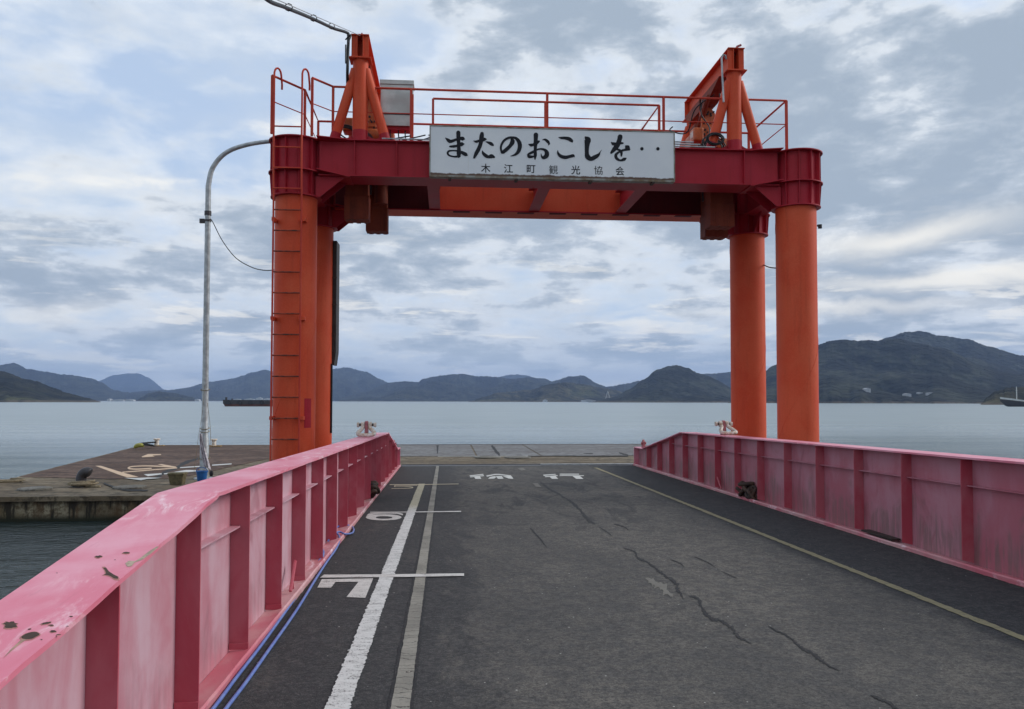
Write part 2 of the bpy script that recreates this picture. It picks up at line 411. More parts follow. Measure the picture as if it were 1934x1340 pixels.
M_LIP = plain('dark_edge', (.035, .03, .028), .85, 0, .5, 6)


def sign_mat():
    m, t, pos = new_mat('sign_enamel')
    x, y, z = t.sep(pos)
    c = t.mix(t.ramp(t.noise(pos, 1.3, 5, .6), .35, .65), (.72, .745, .76), (.78, .80, .80))
    s = t.noise(t.scl(pos, (11, 11, .25)), 1, 3, .5)
    c = t.mix(t.m('MULTIPLY', t.ramp(s, .66, .76), .5), c, (.50, .44, .28))
    sp = t.noise(pos, 9, 4, .55); c = t.mix(t.ramp(sp, .765, .79), c, (.28, .12, .05))
    e = t.m('ADD', z, t.m('MULTIPLY', t.noise(t.scl(pos, (5, 1, 5)), 1, 7, .75), -.11))
    c = t.mix(t.ramp(e, 6.115, 6.098), c, (.10, .045, .025))
    finish(t, c, .3, t.noise(pos, 30, 3), .05, .003)
    return m
M_SIGN = sign_mat()


def water_mat():
    m, t, pos = new_mat('sea_water')
    rip = t.noise(t.scl(pos, (1.0, 1.5, 1)), 4.6, 5, .6, .3)
    wav = t.noise(t.scl(pos, (.75, 1.25, 1)), 1.15, 5, .6, .4)
    sw = t.noise(t.scl(pos, (.25, 1.0, 1)), .06, 6, .6, .3)
    h = t.m('ADD', t.m('MULTIPLY', rip, .05), t.m('MULTIPLY', wav, .13))
    y = t.sep(pos)[1]
    h = t.m('MULTIPLY', h, t.ramp(sw, .38, .64, .5, 1.2))
    h = t.m('MULTIPLY', h, t.ramp(y, 18, 90, 2.4, .40))
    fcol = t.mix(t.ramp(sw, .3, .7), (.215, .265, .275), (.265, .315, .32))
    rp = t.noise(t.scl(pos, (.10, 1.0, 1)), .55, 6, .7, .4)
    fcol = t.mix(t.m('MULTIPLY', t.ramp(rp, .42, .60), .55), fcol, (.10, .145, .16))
    off = t.ramp(y, 15, 24)          # dark near shade, pale far sky sheen painted into base colour
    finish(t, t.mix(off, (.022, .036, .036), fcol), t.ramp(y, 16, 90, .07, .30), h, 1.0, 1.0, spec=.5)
    return m


def forest_mat(name, c1, c2, clear, cl_amt=.35):
    m, t, pos = new_mat(name)
    x, y, z = t.sep(pos)
    a = t.noise(pos, .006, 7, .62, .4); b = t.noise(t.scl(pos, (1, .4, 1.6)), .022, 9, .72, .3)
    f = t.node('ShaderNodeTexVoronoi', {'Vector': pos, 'Scale': .07}, feature='F1').outputs['Distance']
    c = t.mix(t.ramp(b, .42, .58), c1, c2)
    cl = t.noise(t.scl(pos, (1, .35, 1.3)), .008, 6, .65, .6)
    c = t.mix(t.m('MULTIPLY', t.ramp(cl, .46, .60), .65), c, tuple(q * .45 for q in c1))
    c = t.mix(t.m('MULTIPLY', t.ramp(a, .54, .64), t.ramp(z, 110, 25, 0, cl_amt)), c, clear)
    c = t.mix(t.m('MULTIPLY', t.ramp(f, .2, .8), .3), c, tuple(q * .35 for q in c1))
    sh = t.ramp(t.m('ADD', z, t.m('MULTIPLY', b, 6)), 6.2, 4.2)
    c = t.mix(t.m('MULTIPLY', sh, .7), c, (.14, .115, .085))
    finish(t, c, .95, t.m('ADD', t.m('MULTIPLY', b, 1.3), f), .9, 9., spec=.1)
    return m
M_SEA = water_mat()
M_FOREST = forest_mat('forest_slope', (.008, .011, .011), (.046, .052, .038), (.085, .085, .050))
M_FORESTN = forest_mat('near_forest_slope', (.008, .011, .006), (.085, .078, .042), (.11, .12, .05), .5)

# ------------------------------------------------------------------ setting: sea, hills
water = MB()
gx = [-30000, -3000, -400, -60, 60, 400, 3000, 30000]; gy = [-300, -40, 40, 300, 1500, 6000, 30000]
vs = [(x, y, 0) for y in gy for x in gx]
water.add(vs, [(j * 8 + i, j * 8 + i + 1, (j + 1) * 8 + i + 1, (j + 1) * 8 + i) for j in range(6) for i in range(7)])
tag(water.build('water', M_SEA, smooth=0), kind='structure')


def interp(prof, x):
    if x <= prof[0][0]: return prof[0][1]
    for (a, ya), (b, yb) in zip(prof, prof[1:]):
        if x <= b:
            t = (x - a) / (b - a); t = t * t * (3 - 2 * t) * .5 + t * .5
            return ya + (yb - ya) * t
    return prof[-1][1]
def ridge(name, prof, d0, d1, mat, seed, rough=1.0, step=1.7, rows=56):
    """one range of hills: shore at distance d0, crest at d1, crest line surveyed from the photo"""
    a, b = prof[0][0], prof[-1][0]; n = max(8, int((b - a) / step)); vs = []; fs = []
    hmax = max(758 - p[1] for p in prof) * d1 / F
    for i in range(n + 1):
        px = a + (b - a) * i / n
        r = ray(px, 758); r.z = 0; r.normalize()
        fwd = r.x * math.sin(YAW) + r.y * math.cos(YAW)
        hy = 758 + (px - 845) * .0015
        ang = max(hy - interp(prof, px), -2) / F * fwd
        ang += mnoise.fractal(Vector((px * .05, seed, 0)), .8, 2.1, 5) * .0008 * rough + mnoise.noise(Vector((px * .36, seed * 3, 1))) * .0008 * rough
        edge = 0
        for j in range(rows + 1):
            v = j / (rows - 8) if j <= rows - 8 else 1 + (j - rows + 8) / 8 * .6
            bay = mnoise.fractal(Vector((px * .012, seed, 5)), 1, 2, 4) * .06 * d0
            D = d0 + bay * (1 - min(v, 1)) + (d1 - d0) * v
            top = ang * d1 + CAMZ
            if v <= 1:
                s = v ** .85; p3 = r * D
                q = Vector((p3.x / hmax * .55, p3.y / hmax * .32, seed))
                nz = mnoise.fractal(q, 1.0, 2.1, 6)
                rv = 1 - abs(mnoise.noise(q * .9 + Vector((3, 8, 1)))) * 2
                env = 4 * v * (1 - v)
                h = top * (s + env * (.24 * nz - .34 * rv)) 
                h = min(h, (ang * D + CAMZ) * (.985 if v < .97 else 1))
                if v == 0: h = -3
            else: h = top * (1 - (v - 1) * 1.4)
            p = r * D; vs.append((p.x, p.y, max(h, -3)))
    for i in range(n):
        for j in range(rows): k = i * (rows + 1) + j; fs.append((k, k + rows + 1, k + rows + 2, k + 1))
    o = MB().add(vs, fs).build(name, mat, smooth=0)
    o.data.polygons.foreach_set('use_smooth', [True] * len(o.data.polygons))
    return tag(o, kind='structure')
ridge('hills', [(150, 760), (185, 720), (215, 709), (240, 706), (262, 706), (278, 713), (312, 737), (340, 752), (360, 760)], 8200, 9500, M_FOREST, 1.1, .5)
ridge('hills', [(-260, 730), (-120, 700), (-40, 694), (0, 690), (24, 686), (50, 697), (90, 704), (130, 709), (170, 714), (190, 722), (215, 738), (250, 743), (300, 742), (340, 752), (380, 760)], 3400, 4600, M_FOREST, 2.2)
ridge('hills', [(235, 745), (260, 740), (320, 737), (350, 733), (400, 721), (440, 715), (480, 703), (500, 699), (518, 703), (560, 711), (600, 706), (630, 697), (652, 694), (690, 702), (720, 717), (735, 724), (765, 728), (800, 745), (860, 760)], 3900, 5200, M_FOREST, 3.3)
ridge('hills', [(900, 726), (935, 714), (968, 708), (992, 709), (1012, 714), (1050, 728), (1100, 750)], 5500, 6600, M_FOREST, 3.9, .8)
ridge('hills', [(640, 752), (690, 740), (735, 723), (765, 721), (790, 722), (800, 716), (835, 710), (870, 706), (900, 711), (930, 712), (962, 716), (1000, 713), (1030, 716), (1050, 724), (1100, 735), (1180, 748), (1230, 760)], 3000, 4100, M_FOREST, 4.4)
ridge('hills', [(1010, 745), (1040, 722), (1075, 711), (1102, 710), (1130, 726), (1145, 730), (1175, 727), (1205, 720), (1260, 722), (1330, 707), (1352, 706), (1385, 703), (1430, 700), (1500, 705), (1560, 720)], 2900, 3800, M_FOREST, 5.5)
ridge('hills', [(255, 758.5), (268, 750), (280, 743), (297, 740), (330, 743), (362, 750), (378, 758.5)], 2600, 3000, M_FOREST, 6.1, .6, rows=24)
ridge('hills', [(885, 760), (915, 750), (940, 742), (1000, 737), (1040, 726), (1072, 722), (1100, 726), (1150, 735), (1190, 745), (1240, 760)], 2100, 2700, M_FORESTN, 7.2)
ridge('hills', [(1110, 761), (1160, 750), (1190, 735), (1215, 718), (1240, 700), (1262, 692), (1280, 690), (1300, 696), (1320, 706), (1337, 710), (1352, 717), (1385, 735), (1430, 748), (1490, 762)], 1500, 2000, M_FOREST, 8.3)
ridge('hills', [(1560, 700), (1620, 665), (1680, 637), (1712, 628), (1735, 625), (1752, 627), (1775, 634), (1830, 641), (1870, 655), (1934, 673), (2010, 690), (2200, 722)], 1700, 2500, M_FOREST, 9.1)
ridge('hills', [(1375, 757), (1400, 742), (1425, 718), (1445, 702), (1462, 690), (1500, 672), (1545, 652), (1568, 644), (1600, 641), (1625, 644), (1640, 642), (1662, 645), (1680, 640), (1700, 640), (1740, 650), (1790, 660), (1850, 690), (1900, 705), (1990, 720), (2200, 745)], 1150, 1750, M_FOREST, 10.4, 1.1)
ridge('hills', [(-420, 690), (-200, 680), (-60, 692), (0, 702), (20, 707), (45, 717), (72, 722), (100, 733), (130, 743), (160, 751), (190, 758.5)], 1150, 1500, M_FORESTN, 11.7, 1.3)
ridge('hills', [(1852, 762), (1866, 750), (1880, 740), (1905, 734), (1934, 730), (2000, 724), (2200, 715)], 720, 900, M_FORESTN, 12.9, 1.4)

# small buildings and a pylon on the far shores
def on_hill(px, py):
    d = ray(px, py).normalized(); best = None
    for o in HILLS:
        ok, loc, nrm, _ = o.ray_cast(Vector((0, 0, CAMZ)), d)
        if ok and (best is None or loc.length < best.length): best = loc.copy()
    return best
HILLS = [o for o in COL.objects if o.name.startswith('hills')]
bpy.context.view_layer.update()
def shed(px, py, D, w_, h_, dpt, label, cat='building', col=None, group=None, name='shed', base=None):
    p = ray(px, 758); p.z = 0; p.normalize(); p = p * D
    if base is None:
        q = on_hill(px, py)
        if q: p = Vector((q.x, q.y - dpt * .6, 0)); base = q.z; w_ *= p.length / 1300; h_ *= p.length / 1300
    z = base if base is not None else 2
    o = thing(name, label, cat, (p.x, p.y, z), group)
    m = MB(); m.box(p.x - w_ / 2, p.x + w_ / 2, p.y, p.y + dpt, z - 4, z + h_ * .75); m.build('wall', col or M_SHED, o, 0)
    r = MB(); k = w_ / 2 + .4
    r.prism([(p.x - k, p.y - .4, z + h_ * .75), (p.x + k, p.y - .4, z + h_ * .75), (p.x, p.y - .4, z + h_ * 1.1)], (0, dpt + .8, 0)); r.build('roof', M_SHEDROOF, o, 0)
    d = MB(); d.box(p.x - w_ * .18, p.x + w_ * .18, p.y - .15, p.y, z, z + h_ * .55); d.build('door', M_STEEL, o, 0)
    return o
M_SHED = plain('white_shed_wall', (.50, .51, .52), .6, 0, .1, .5)
M_SHEDROOF = plain('pale_shed_roof', (.40, .41, .43), .5, 0, .15, .5)
shed(1636, 739, 1090, 7, 4, 10, 'small white shed on the lower slope of the big right mountain')
shed(1712, 747.5, 1085, 8, 2.8, 9, 'low white shed just above the shore of the big right mountain')
shed(1757, 744, 1085, 10, 1.6, 8, 'long low pale building on the right mountain slope above the low white shed')
shed(1736, 743.5, 1090, 5, 1.6, 8, 'little pale hut left of the long low building on the right mountain')
G_ = 'white buildings on the far shore'
for px, w_, h_, lab in ((205, 8, 5, 'small white shore building at the left end of the far left waterfront'),
                        (222, 30, 3.5, 'long low pale waterfront shed on the far left shore below the blue peak'),
                        (242, 26, 4, 'pale waterfront shed right of the long low one on the far left shore')):
    shed(px, 758, 2350, w_, h_, 16, lab, group=G_, base=1.5)
shed(372, 758, 2350, 12, 4.5, 14, 'small white building on the far shore just left of the lamp post', group=G_, base=1.5)
for px, w_, h_, lab in ((447, 18, 5, 'low white shore building above the left half of the barge'), (470, 26, 6, 'wide white shore building above the middle of the barge'),
                        (489, 16, 9, 'tallest white shore building above the barge'), (503, 20, 7, 'white shore building left of the orange ladder column')):
    shed(px, 758, 2350, w_, h_, 16, lab, group=G_, base=2.0)
for px, lab in ((1030, 'tiny pale house on the middle shore'), (1112, 'long pale quay shed at the foot of the centre ridge')):
    shed(px, 759.5, 2000, 10 if px < 1100 else 34, 5, 12, lab, base=.8)
p = ray(1148, 758) * 2050; p.z = 12
py_ = thing('pylon', 'pale triangular pylon in the gap between the centre ridge and the rounded hill', 'pylon', p)
m = MB()
for s in (-1, 1): m.cyl((p.x + 7 * s, p.y, 4), (p.x, p.y, 27), .8, 6)
m.box(p.x - 4, p.x + 4, p.y - .5, p.y + .5, 12, 13.2); m.build('leg', M_SHED, py_, 0)

# ------------------------------------------------------------------ boats
def hull(stations, n=7):
    """stations: (along, half_beam, keel_z, deck_z) -> closed hull"""
    m = MB(); vs = []; fs = []; k = 2 * n + 1
    for a, hb, kz, dk in stations:
        for i in range(k):
            t = -1 + 2 * i / (k - 1); s = abs(t) ** .5
            vs.append((a, hb * math.copysign(abs(t) ** .35, t), kz + (dk - kz) * abs(t) ** 2.2))
    for j in range(len(stations) - 1):
        for i in range(k - 1): q = j * k + i; fs.append((q, q + 1, q + k + 1, q + k))
        fs.append((j * k, (j + 1) * k, (j + 1) * k + k - 1, j * k + k - 1))
    fs.append(tuple(range(k))); fs.append(tuple(range((len(stations) - 1) * k, len(stations) * k))[::-1])
    return m.add(vs, fs)
M_HULL = plain('black_hull', (.045, .040, .040), .55, 0, .3, .6)
M_BOOT = plain('red_lead_hull', (.13, .045, .028), .7, 0, .4, .6)
M_SUPER = plain('white_superstructure', (.62, .63, .62), .45, 0, .15, 1)
M_DECKG = plain('grey_ship_deck', (.22, .23, .25), .6, 0, .3, 1)
bl = Vector((-88, 331, 0)); br = Vector((-50, 334, 0))
barge = thing('barge', 'long dark flat barge with a rusty waterline between lamp post and ladder column', 'barge', bl)
m = MB(); m.prism([(-88, 331, 1.0), (-88, 331, 2.6), (-50, 334, 2.4), (-50, 334, 1.0), (-87, 331, 1.0)][:4], (0, 9, 0)); m.build('hull', M_HULL, barge, 0)
m = MB(); m.prism([(-87, 331.2, -.5), (-87.8, 331.2, .998), (-50.2, 334.1, .998), (-50.6, 334.1, -.5)], (0, 8.6, 0)); m.build('boot_stripe', M_BOOT, barge, 0)
m = MB()
for i in range(9):
    q = bl.lerp(br, (i + .5) / 9); m = MB(); m.tube([(q.x + .9 * math.cos(a / 8 * 6.283), q.y - .12, 1.7 + .7 * math.sin(a / 8 * 6.283)) for a in range(8)], .22, 5, closed=True); m.build('tyre_fender', M_BLACK, barge, 30)

MB().box(-87.4, -86.8, 332, 333, 2.6, 3.6).build('bollard', M_DARKIRON, barge, 0); MB().box(-85, -84.6, 332, 333, 2.6, 3.1).build('bollard', M_DARKIRON, barge, 0)
m = MB(); m.box(-70, -54, 334, 340, 2.55, 3.4); m.build('hatch_cover', M_DECKG, barge, 0)

ship = thing('cargo_ship', 'small dark hulled cargo ship with a pale foremast entering at the right edge', 'ship', (285, 400, 0))
sa = math.atan2(-12, 60)
def S(m_):  # ship frame (bow at the origin, running to +x) -> world
    q = ray(1889, 758); q.z = 0; q.normalize(); q *= 455
    ca, sn = math.cos(-.35), math.sin(-.35)
    m_.v = [(q.x + x * ca - y * sn, q.y + x * sn + y * ca, z) for x, y, z in m_.v]; return m_
S(hull([(0, .15, 2.6, 3.6), (2.2, 1.6, .4, 3.3), (5, 3.2, -.6, 2.9), (9, 4.3, -1, 2.2), (16, 4.8, -1, 2.0), (52, 4.8, -1, 2.0), (60, 4.2, -.5, 2.6), (62, 3.6, .3, 2.8)])).build('hull', M_HULL, ship, 30)
m = MB(); m.prism([(.2, -.2, 3.62), (5, -3.1, 2.95), (9, -4.2, 2.4), (9, -4.2, 3.0), (5, -3.2, 3.7), (.0, -.2, 4.5)], (0, .12, 0))
m.prism([(.2, .2, 3.62), (5, 3.1, 2.95), (9, 4.2, 2.4), (9, 4.2, 3.0), (5, 3.2, 3.7), (.0, .2, 4.5)], (0, .12, 0)); S(m).build('bulwark', M_SUPER, ship, 0)
m = MB(); m.cyl((7, 0, 2.2), (7, 0, 9.4), .26, 8, .18); m.cyl((7, -1, 7.6), (7, 1, 7.6), .1, 6); S(m).build('mast', M_SUPER, ship, 0)
m = MB(); m.box(14, 46, -3.4, 3.4, 1.9, 3.4); S(m).build('hatch_cover', M_DECKG, ship, 0)
m = MB(); m.box(49, 58, -3.6, 3.6, 2, 7.2); m.box(50, 56, -3, 3, 7.2, 9.4); S(m).build('bridge_house', M_SUPER, ship, 0)
m = MB(); m.cyl((58.6, 0, 2.4), (58.6, 0, 8.5), .8, 10); S(m).build('funnel', M_HULL, ship, 30)

# ------------------------------------------------------------------ pontoon
pont = thing('floating_pontoon', 'long concrete landing pontoon with stained side and rust-brown deck beyond the ramp', 'pontoon', (-2, 24, 0))
out = [(-9.25, 15.95), (-4.3, 16.0), (-4.3, 22.62), (8.0, 22.62), (8.0, 33.6), (-12.1, 33.9)]
lip = []
m = MB(); m.prism([(x, y, -.8) for x, y in out], (0, 0, 1.18)); m.build('side_wall', M_PSIDE, pont, 0)
def grow(pts, g):
    cx = sum(p[0] for p in pts) / len(pts); return pts
o2 = [(-9.31, 15.88), (-4.24, 15.93), (-4.24, 22.56), (8.06, 22.56), (8.06, 33.66), (-12.17, 33.97)]
m = MB()
# deck slab with a slightly broken outline
rim = []
for i, (a, b) in enumerate(zip(o2, o2[1:] + o2[:1])):
    n = max(2, int(math.hypot(b[0] - a[0], b[1] - a[1]) / .25))
    for k in range(n):
        t = k / n; j = (.02 if k else 0)
        rim.append((a[0] + (b[0] - a[0]) * t + random.uniform(-j, j), a[1] + (b[1] - a[1]) * t + random.uniform(-j, j)))
m.prism([(x, y, .38) for x, y in rim], (0, 0, .09)); m.build('deck_slab', M_PONT, pont, 0)
def sheet(pts, z, up=.004):
    return [(q.x, q.y, z + up) for q in (onZ(x, y, z) for x, y in pts)]
def flat(name, polys, mat, parent, z, up=.004, lay=.0):
    for i, poly in enumerate(polys):
        v = sheet(poly, z, up + i * lay); MB().add(v, [tuple(range(len(v)))]).build(name, mat, parent, 0)
def lift(pts, up=.004): return [(x, y, PZ + up) for x, y in pts]
m = MB(); m.prism(lift([(-9.9, 20.0), (-7.6, 19.25), (-6.3, 19.35), (-5.95, 20.4), (-5.85, 22.3), (-5.6, 24.2), (-5.4, 26.4), (-4.9, 27.6), (-4.9, 33.55), (-12.05, 33.85)]), (0, 0, .006)); m.build('rusted_plate', M_PSTEEL, pont, 0)
edges = [-4.86, .95, 3.05, 7.95]
for a, b in zip(edges, edges[1:]):
    m = MB(); m.prism(lift([(a + .03, 26.55), (b - .03, 26.5), (b - .03, 33.25), (a + .03, 33.35)]), (0, 0, .007)); m.build('grey_panel', M_PGREY, pont, 0)
m = MB(); m.prism([(-4.9, 33.36, PZ), (7.97, 33.27, PZ), (7.97, 33.5, PZ), (-4.9, 33.58, PZ)], (0, 0, .02)); m.build('rubbing_strip', M_RUSTY, pont, 0)
m = MB(); m.prism([(-.3, 26.48, PZ), (2.6, 26.44, PZ), (2.6, 26.52, PZ), (-.3, 26.54, PZ)], (0, 0, .012)); m.build('white_strip', M_PEELW, pont, 0)
m = MB(); m.prism([(-1.25, 22.95, PZ), (5.1, 22.9, PZ), (5.1, 23.0, PZ), (-1.25, 23.05, PZ)], (0, 0, .02)); m.build('edge_bar', M_DARKIRON, pont, 0)
m = MB(); m.prism([(2.6, 22.72, PZ + .003), (5.2, 22.68, PZ + .003), (5.2, 22.82, PZ + .003), (2.6, 22.86, PZ + .003)], (0, 0, .03)); m.build('steel_bar', M_STEEL, pont, 0)
def c3(p, ox=180, oy=820, s=7.438): return [(ox + x / s, oy + y / s) for x, y in p]
def strokes_flat(name, strokes, mat, parent, z, ox, oy, s, up=.012, jag=0, k=5, fn=None):
    m = MB()
    for i, st in enumerate(strokes):
        L, Rr = ribbon2(st, k, jag, i)
        f = fn or (lambda x, y, u: (lambda q: (q.x, q.y, z + u))(onZ(x, y, z)))
        vs = [f(ox + x / s, oy + y / s, up + i * .0007) for x, y in L] + [f(ox + x / s, oy + y / s, up + i * .0007) for x, y in Rr]
        n = len(L); m.add(vs, [(j, j + 1, n + j + 1, n + j) for j in range(n - 1)])
    return m.build(name, mat, parent, 0)
flat('peeling_letter', [c3(p) for p in ([(0, 455), (80, 455), (350, 540), (610, 612), (450, 620), (330, 580)], [(380, 540), (1150, 478), (1150, 492), (380, 553)],
     [(875, 435), (930, 431), (1145, 470), (1050, 480)], [(650, 325), (740, 290), (925, 290), (920, 303), (800, 310), (835, 324), (660, 336)])], M_PEEL, pont, PZ, .014, .0008)
strokes_flat('peeling_letter', [[(790, 493, 8), (640, 503, 8), (520, 503, 8), (462, 490, 10), (520, 468, 7), (700, 459, 7), (880, 464, 8), (1135, 478, 8)]], M_PEEL, pont, PZ, 180, 820, 7.438, .019)
flat('white_line', [c3(p) for p in ([(680, 575), (930, 560), (935, 575), (740, 602)], [(960, 565), (1270, 515), (1400, 515), (1445, 532), (1340, 541), (965, 576)],
     [(1190, 475), (1490, 455), (1490, 470), (1190, 488)], [(1640, 440), (1915, 422), (1915, 435), (1640, 455)], [(400, 628), (560, 630), (740, 622), (940, 628), (720, 645), (640, 662)])], M_PEELW, pont, PZ, .014, .0008)
strokes_flat('tar_seam', [[(1490, 343, 8), (1380, 372, 14), (1240, 420, 20), (1140, 485, 16), (980, 540, 18), (900, 595, 18), (830, 628, 14), (620, 640, 5)],
                          [(120, 700, 10), (400, 790, 12), (740, 800, 10)]], M_CRACK, pont, PZ, 180, 820, 7.438, .012, .3)
strokes_flat('tar_seam', [[(1290, 232, 8), (1290, 290, 3)], [(1670, 232, 6), (1700, 270, 10), (1728, 305, 5)]], M_CRACK, pont, PZ, 480, 780, 3.723, .0125, .4)
strokes_flat('tar_seam', [[(1060, 172, 2), (1300, 169, 2.5), (1600, 172, 2), (1800, 172, 2)], [(1730, 145, 4), (1760, 155, 6), (1800, 163, 3)], [(1460, 151, 2), (1530, 152, 3)]], M_CRACK, pont, PZ, 740, 820, 4.03, .0125, .3)

def lid(px, py, r, label, mat):
    c = onZ(px, py, PZ); m = MB(); m.lathe((c.x, c.y, PZ), [(0, .045), (r * .82, .045), (r * .85, .038), (r * .97, .038), (r, .03), (r, 0)], 28)
    o = m.build('manhole_cover', mat, None, 30); tag(o, label, 'manhole cover', 'round hatch lids on the pontoon'); return o
M_LID = old_concrete('lid_iron', (.16, .15, .12), (.21, .20, .175), (.08, .07, .06), 3)
lid(66, 925.5, .31, 'round weathered hatch lid left of the hooked mooring post', M_LID)
lid(245, 922.5, .32, 'round weathered hatch lid right of the hooked mooring post', M_LID)
lid(921, 865.5, .42, 'round hatch lid on the pontoon beyond the ramp, left of a pair', M_LID)
lid(978, 865.5, .42, 'round hatch lid on the pontoon beyond the ramp, right of a pair', M_LID)

# hooked mooring post
c = onZ(153, 920, PZ)
b = thing('mooring_post', 'dark hooked iron mooring post on the pontoon edge with rope round its foot', 'bollard', (c.x, c.y, PZ))
m = MB(); m.tube(catmull([(c.x, c.y, PZ), (c.x, c.y, PZ + .14), (c.x + .008, c.y, PZ + .21), (c.x + .04, c.y, PZ + .275), (c.x + .10, c.y, PZ + .305), (c.x + .155, c.y, PZ + .30), (c.x + .195, c.y, PZ + .285)], 5), [.105] * 5 + [.1] * 22 + [.095, .085, .055, .02], 16)
m.build('post', M_DARKIRON, b, 50)
m = MB(); m.lathe((c.x, c.y, PZ), [(.17, 0), (.17, .03), (.1, .035)], 20); m.build('base_ring', M_DARKIRON, b, 30)
def coil(cx, cy, z, r, turns, tr, seed, sy=.8):
    rnd = random.Random(seed); P = []
    n = int(turns * 14)
    for i in range(n):
        a = i / 14 * 6.283; rr = r * (1 + .22 * math.sin(a * .37 + seed) + rnd.uniform(-.04, .04))
        P.append((cx + rr * math.cos(a), cy + rr * sy * math.sin(a), z + tr + .03 * (i / 14) * .8 + rnd.uniform(0, .01)))
    return catmull(P, 2)
m = MB(); m.tube(coil(c.x + .02, c.y, PZ, .24, 4.2, .02, 3), .02, 7)
m.tube(catmull([(c.x + .2, c.y - .1, PZ + .02), (c.x + .42, c.y - .16, PZ + .02), (c.x + .36, c.y - .05, PZ + .02), (c.x + .15, c.y - .15, PZ + .03)], 5), .02, 7)
tag(m.build('mooring_rope', M_ROPE), 'old tan rope coiled round the foot of the hooked mooring post', 'rope')
c = onZ(14, 913, PZ); m = MB(); m.tube(coil(c.x, c.y, PZ, .28, 2.4, .014, 9), .016, 6); tag(m.build('rope_coil', M_ROPE), 'thin dark rope lying at the far left corner of the pontoon', 'rope')

def post_small(px, py, label):
    c = onZ(px, py, PZ)
    b = thing('bollard', label, 'bollard', (c.x, c.y, PZ), 'white posts on the far pontoon edge')
    m = MB(); m.lathe((c.x, c.y, PZ), [(0, .30), (.10, .30), (.125, .285), (.125, .25), (.085, .235), (.085, 0.02)], 18); m.build('post', M_WHITE, b, 40)
    m = MB(); m.box(c.x - .2, c.x + .28, c.y - .13, c.y + .13, PZ, PZ + .035); m.build('foot_plate', plain('rusted_yellow', (.40, .24, .07), .8, 0, .5, 20), b, 0)
post_small(296, 843, 'white capped bollard on the far pontoon edge, left of the lamp post')
post_small(404, 844, 'white capped bollard on the far pontoon edge, right of the lamp post')
c = onZ(264, 849, PZ)
m = MB(); m.tube([(c.x + .20 * math.cos(a), c.y, PZ + .0 + .15 * math.sin(a)) for a in [math.pi * k / 12 for k in range(3, 12)]], [.04, .06, .075, .08, .08, .08, .07, .06, .03], 12)
tag(m.build('mooring_float', M_YEL, smooth=50), 'faded yellow mooring float draped over the pontoon corner', 'float')
c2 = onZ(296, 843, PZ)
m = MB(); m.tube(catmull([(c.x + .15, c.y, PZ + .2), (c.x + .5, c.y + .1, PZ + .12), (c2.x - .6, c2.y - .1, PZ + .10), (c2.x, c2.y - .1, PZ + .16)], 6), .03, 7)
tag(m.build('mooring_chain', M_BLACK), 'black mooring line from the yellow float to the left white bollard', 'rope')

# lamp post
LX, LY = -5.50, 19.2
lamp = thing('street_lamp', 'tall grey lamp post with a long curved arm standing on the pontoon', 'street lamp', (LX, LY, PZ))
arm = [(LX, LY, 2.9), (LX, LY, 5.0), (LX, LY, 6.9), (LX + .01, LY, 7.25), (LX + .10, LY, 7.62), (LX + .38, LY, 7.96), (LX + .85, LY, 8.16), (LX + 1.5, LY, 8.27), (LX + 2.1, LY, 8.285), (LX + 2.35, LY, 8.28)]
A = catmull(arm, 6); m = MB(); m.tube(A, [.068 - .028 * i / (len(A) - 1) for i in range(len(A))], 14); m.build('arm', M_STEEL, lamp, 50)
m = MB(); m.lathe((LX, LY, 0), [(.098, PZ), (.096, 1.38), (.078, 1.42), (.068, 2.9)], 22); m.build('pole', M_STEEL, lamp, 40)
m = MB(); m.lathe((LX, LY, 0), [(.22, PZ), (.22, PZ + .03), (.12, PZ + .035)], 20); m.build('base_plate', M_STEEL, lamp, 30)
m = MB(); m.tube([(LX + 2.3, LY, 8.27), (LX + 2.4, LY, 8.25), (LX + 2.75, LY, 8.22), (LX + 2.95, LY, 8.2)], [.05, .10, .11, .05], 14); m.build('lamp_head', M_STEEL, lamp, 40)
m = MB(); m.lathe((LX, LY, 0), [(.078, 6.50), (.078, 6.60)], 14); m.box(LX - .18, LX - .07, LY - .03, LY + .03, 6.32, 6.42); m.lathe((LX, LY, 0), [(.08, 6.36), (.08, 6.40)], 14); m.build('clamp_band', M_DARKIRON, lamp, 0)
m = MB()
for z in (.95, 1.55, 1.62, 2.5): m.tube([(LX + .10 * math.cos(a) * (1.25 if z < 1.4 else 1), LY + .10 * math.sin(a) * (1.25 if z < 1.4 else 1), z + .02 * math.sin(a)) for a in [k * .4488 for k in range(14)]], .008, 5, closed=True)
m.tube(catmull([(LX + .02, LY - .12, 2.6), (LX - .02, LY - .13, 2.0), (LX - .10, LY - .14, 1.4), (LX - .20, LY - .1, .6)], 5), .004, 5)
m.tube(catmull([(LX + .08, LY - .1, 2.2), (LX + .16, LY - .1, 1.5), (LX + .13, LY - .12, .9), (LX + .2, LY - .14, .62)], 5), .005, 5)
tag(m.build('tie_rope', M_ROPE), 'thin rope tied round the grey lamp post', 'rope')
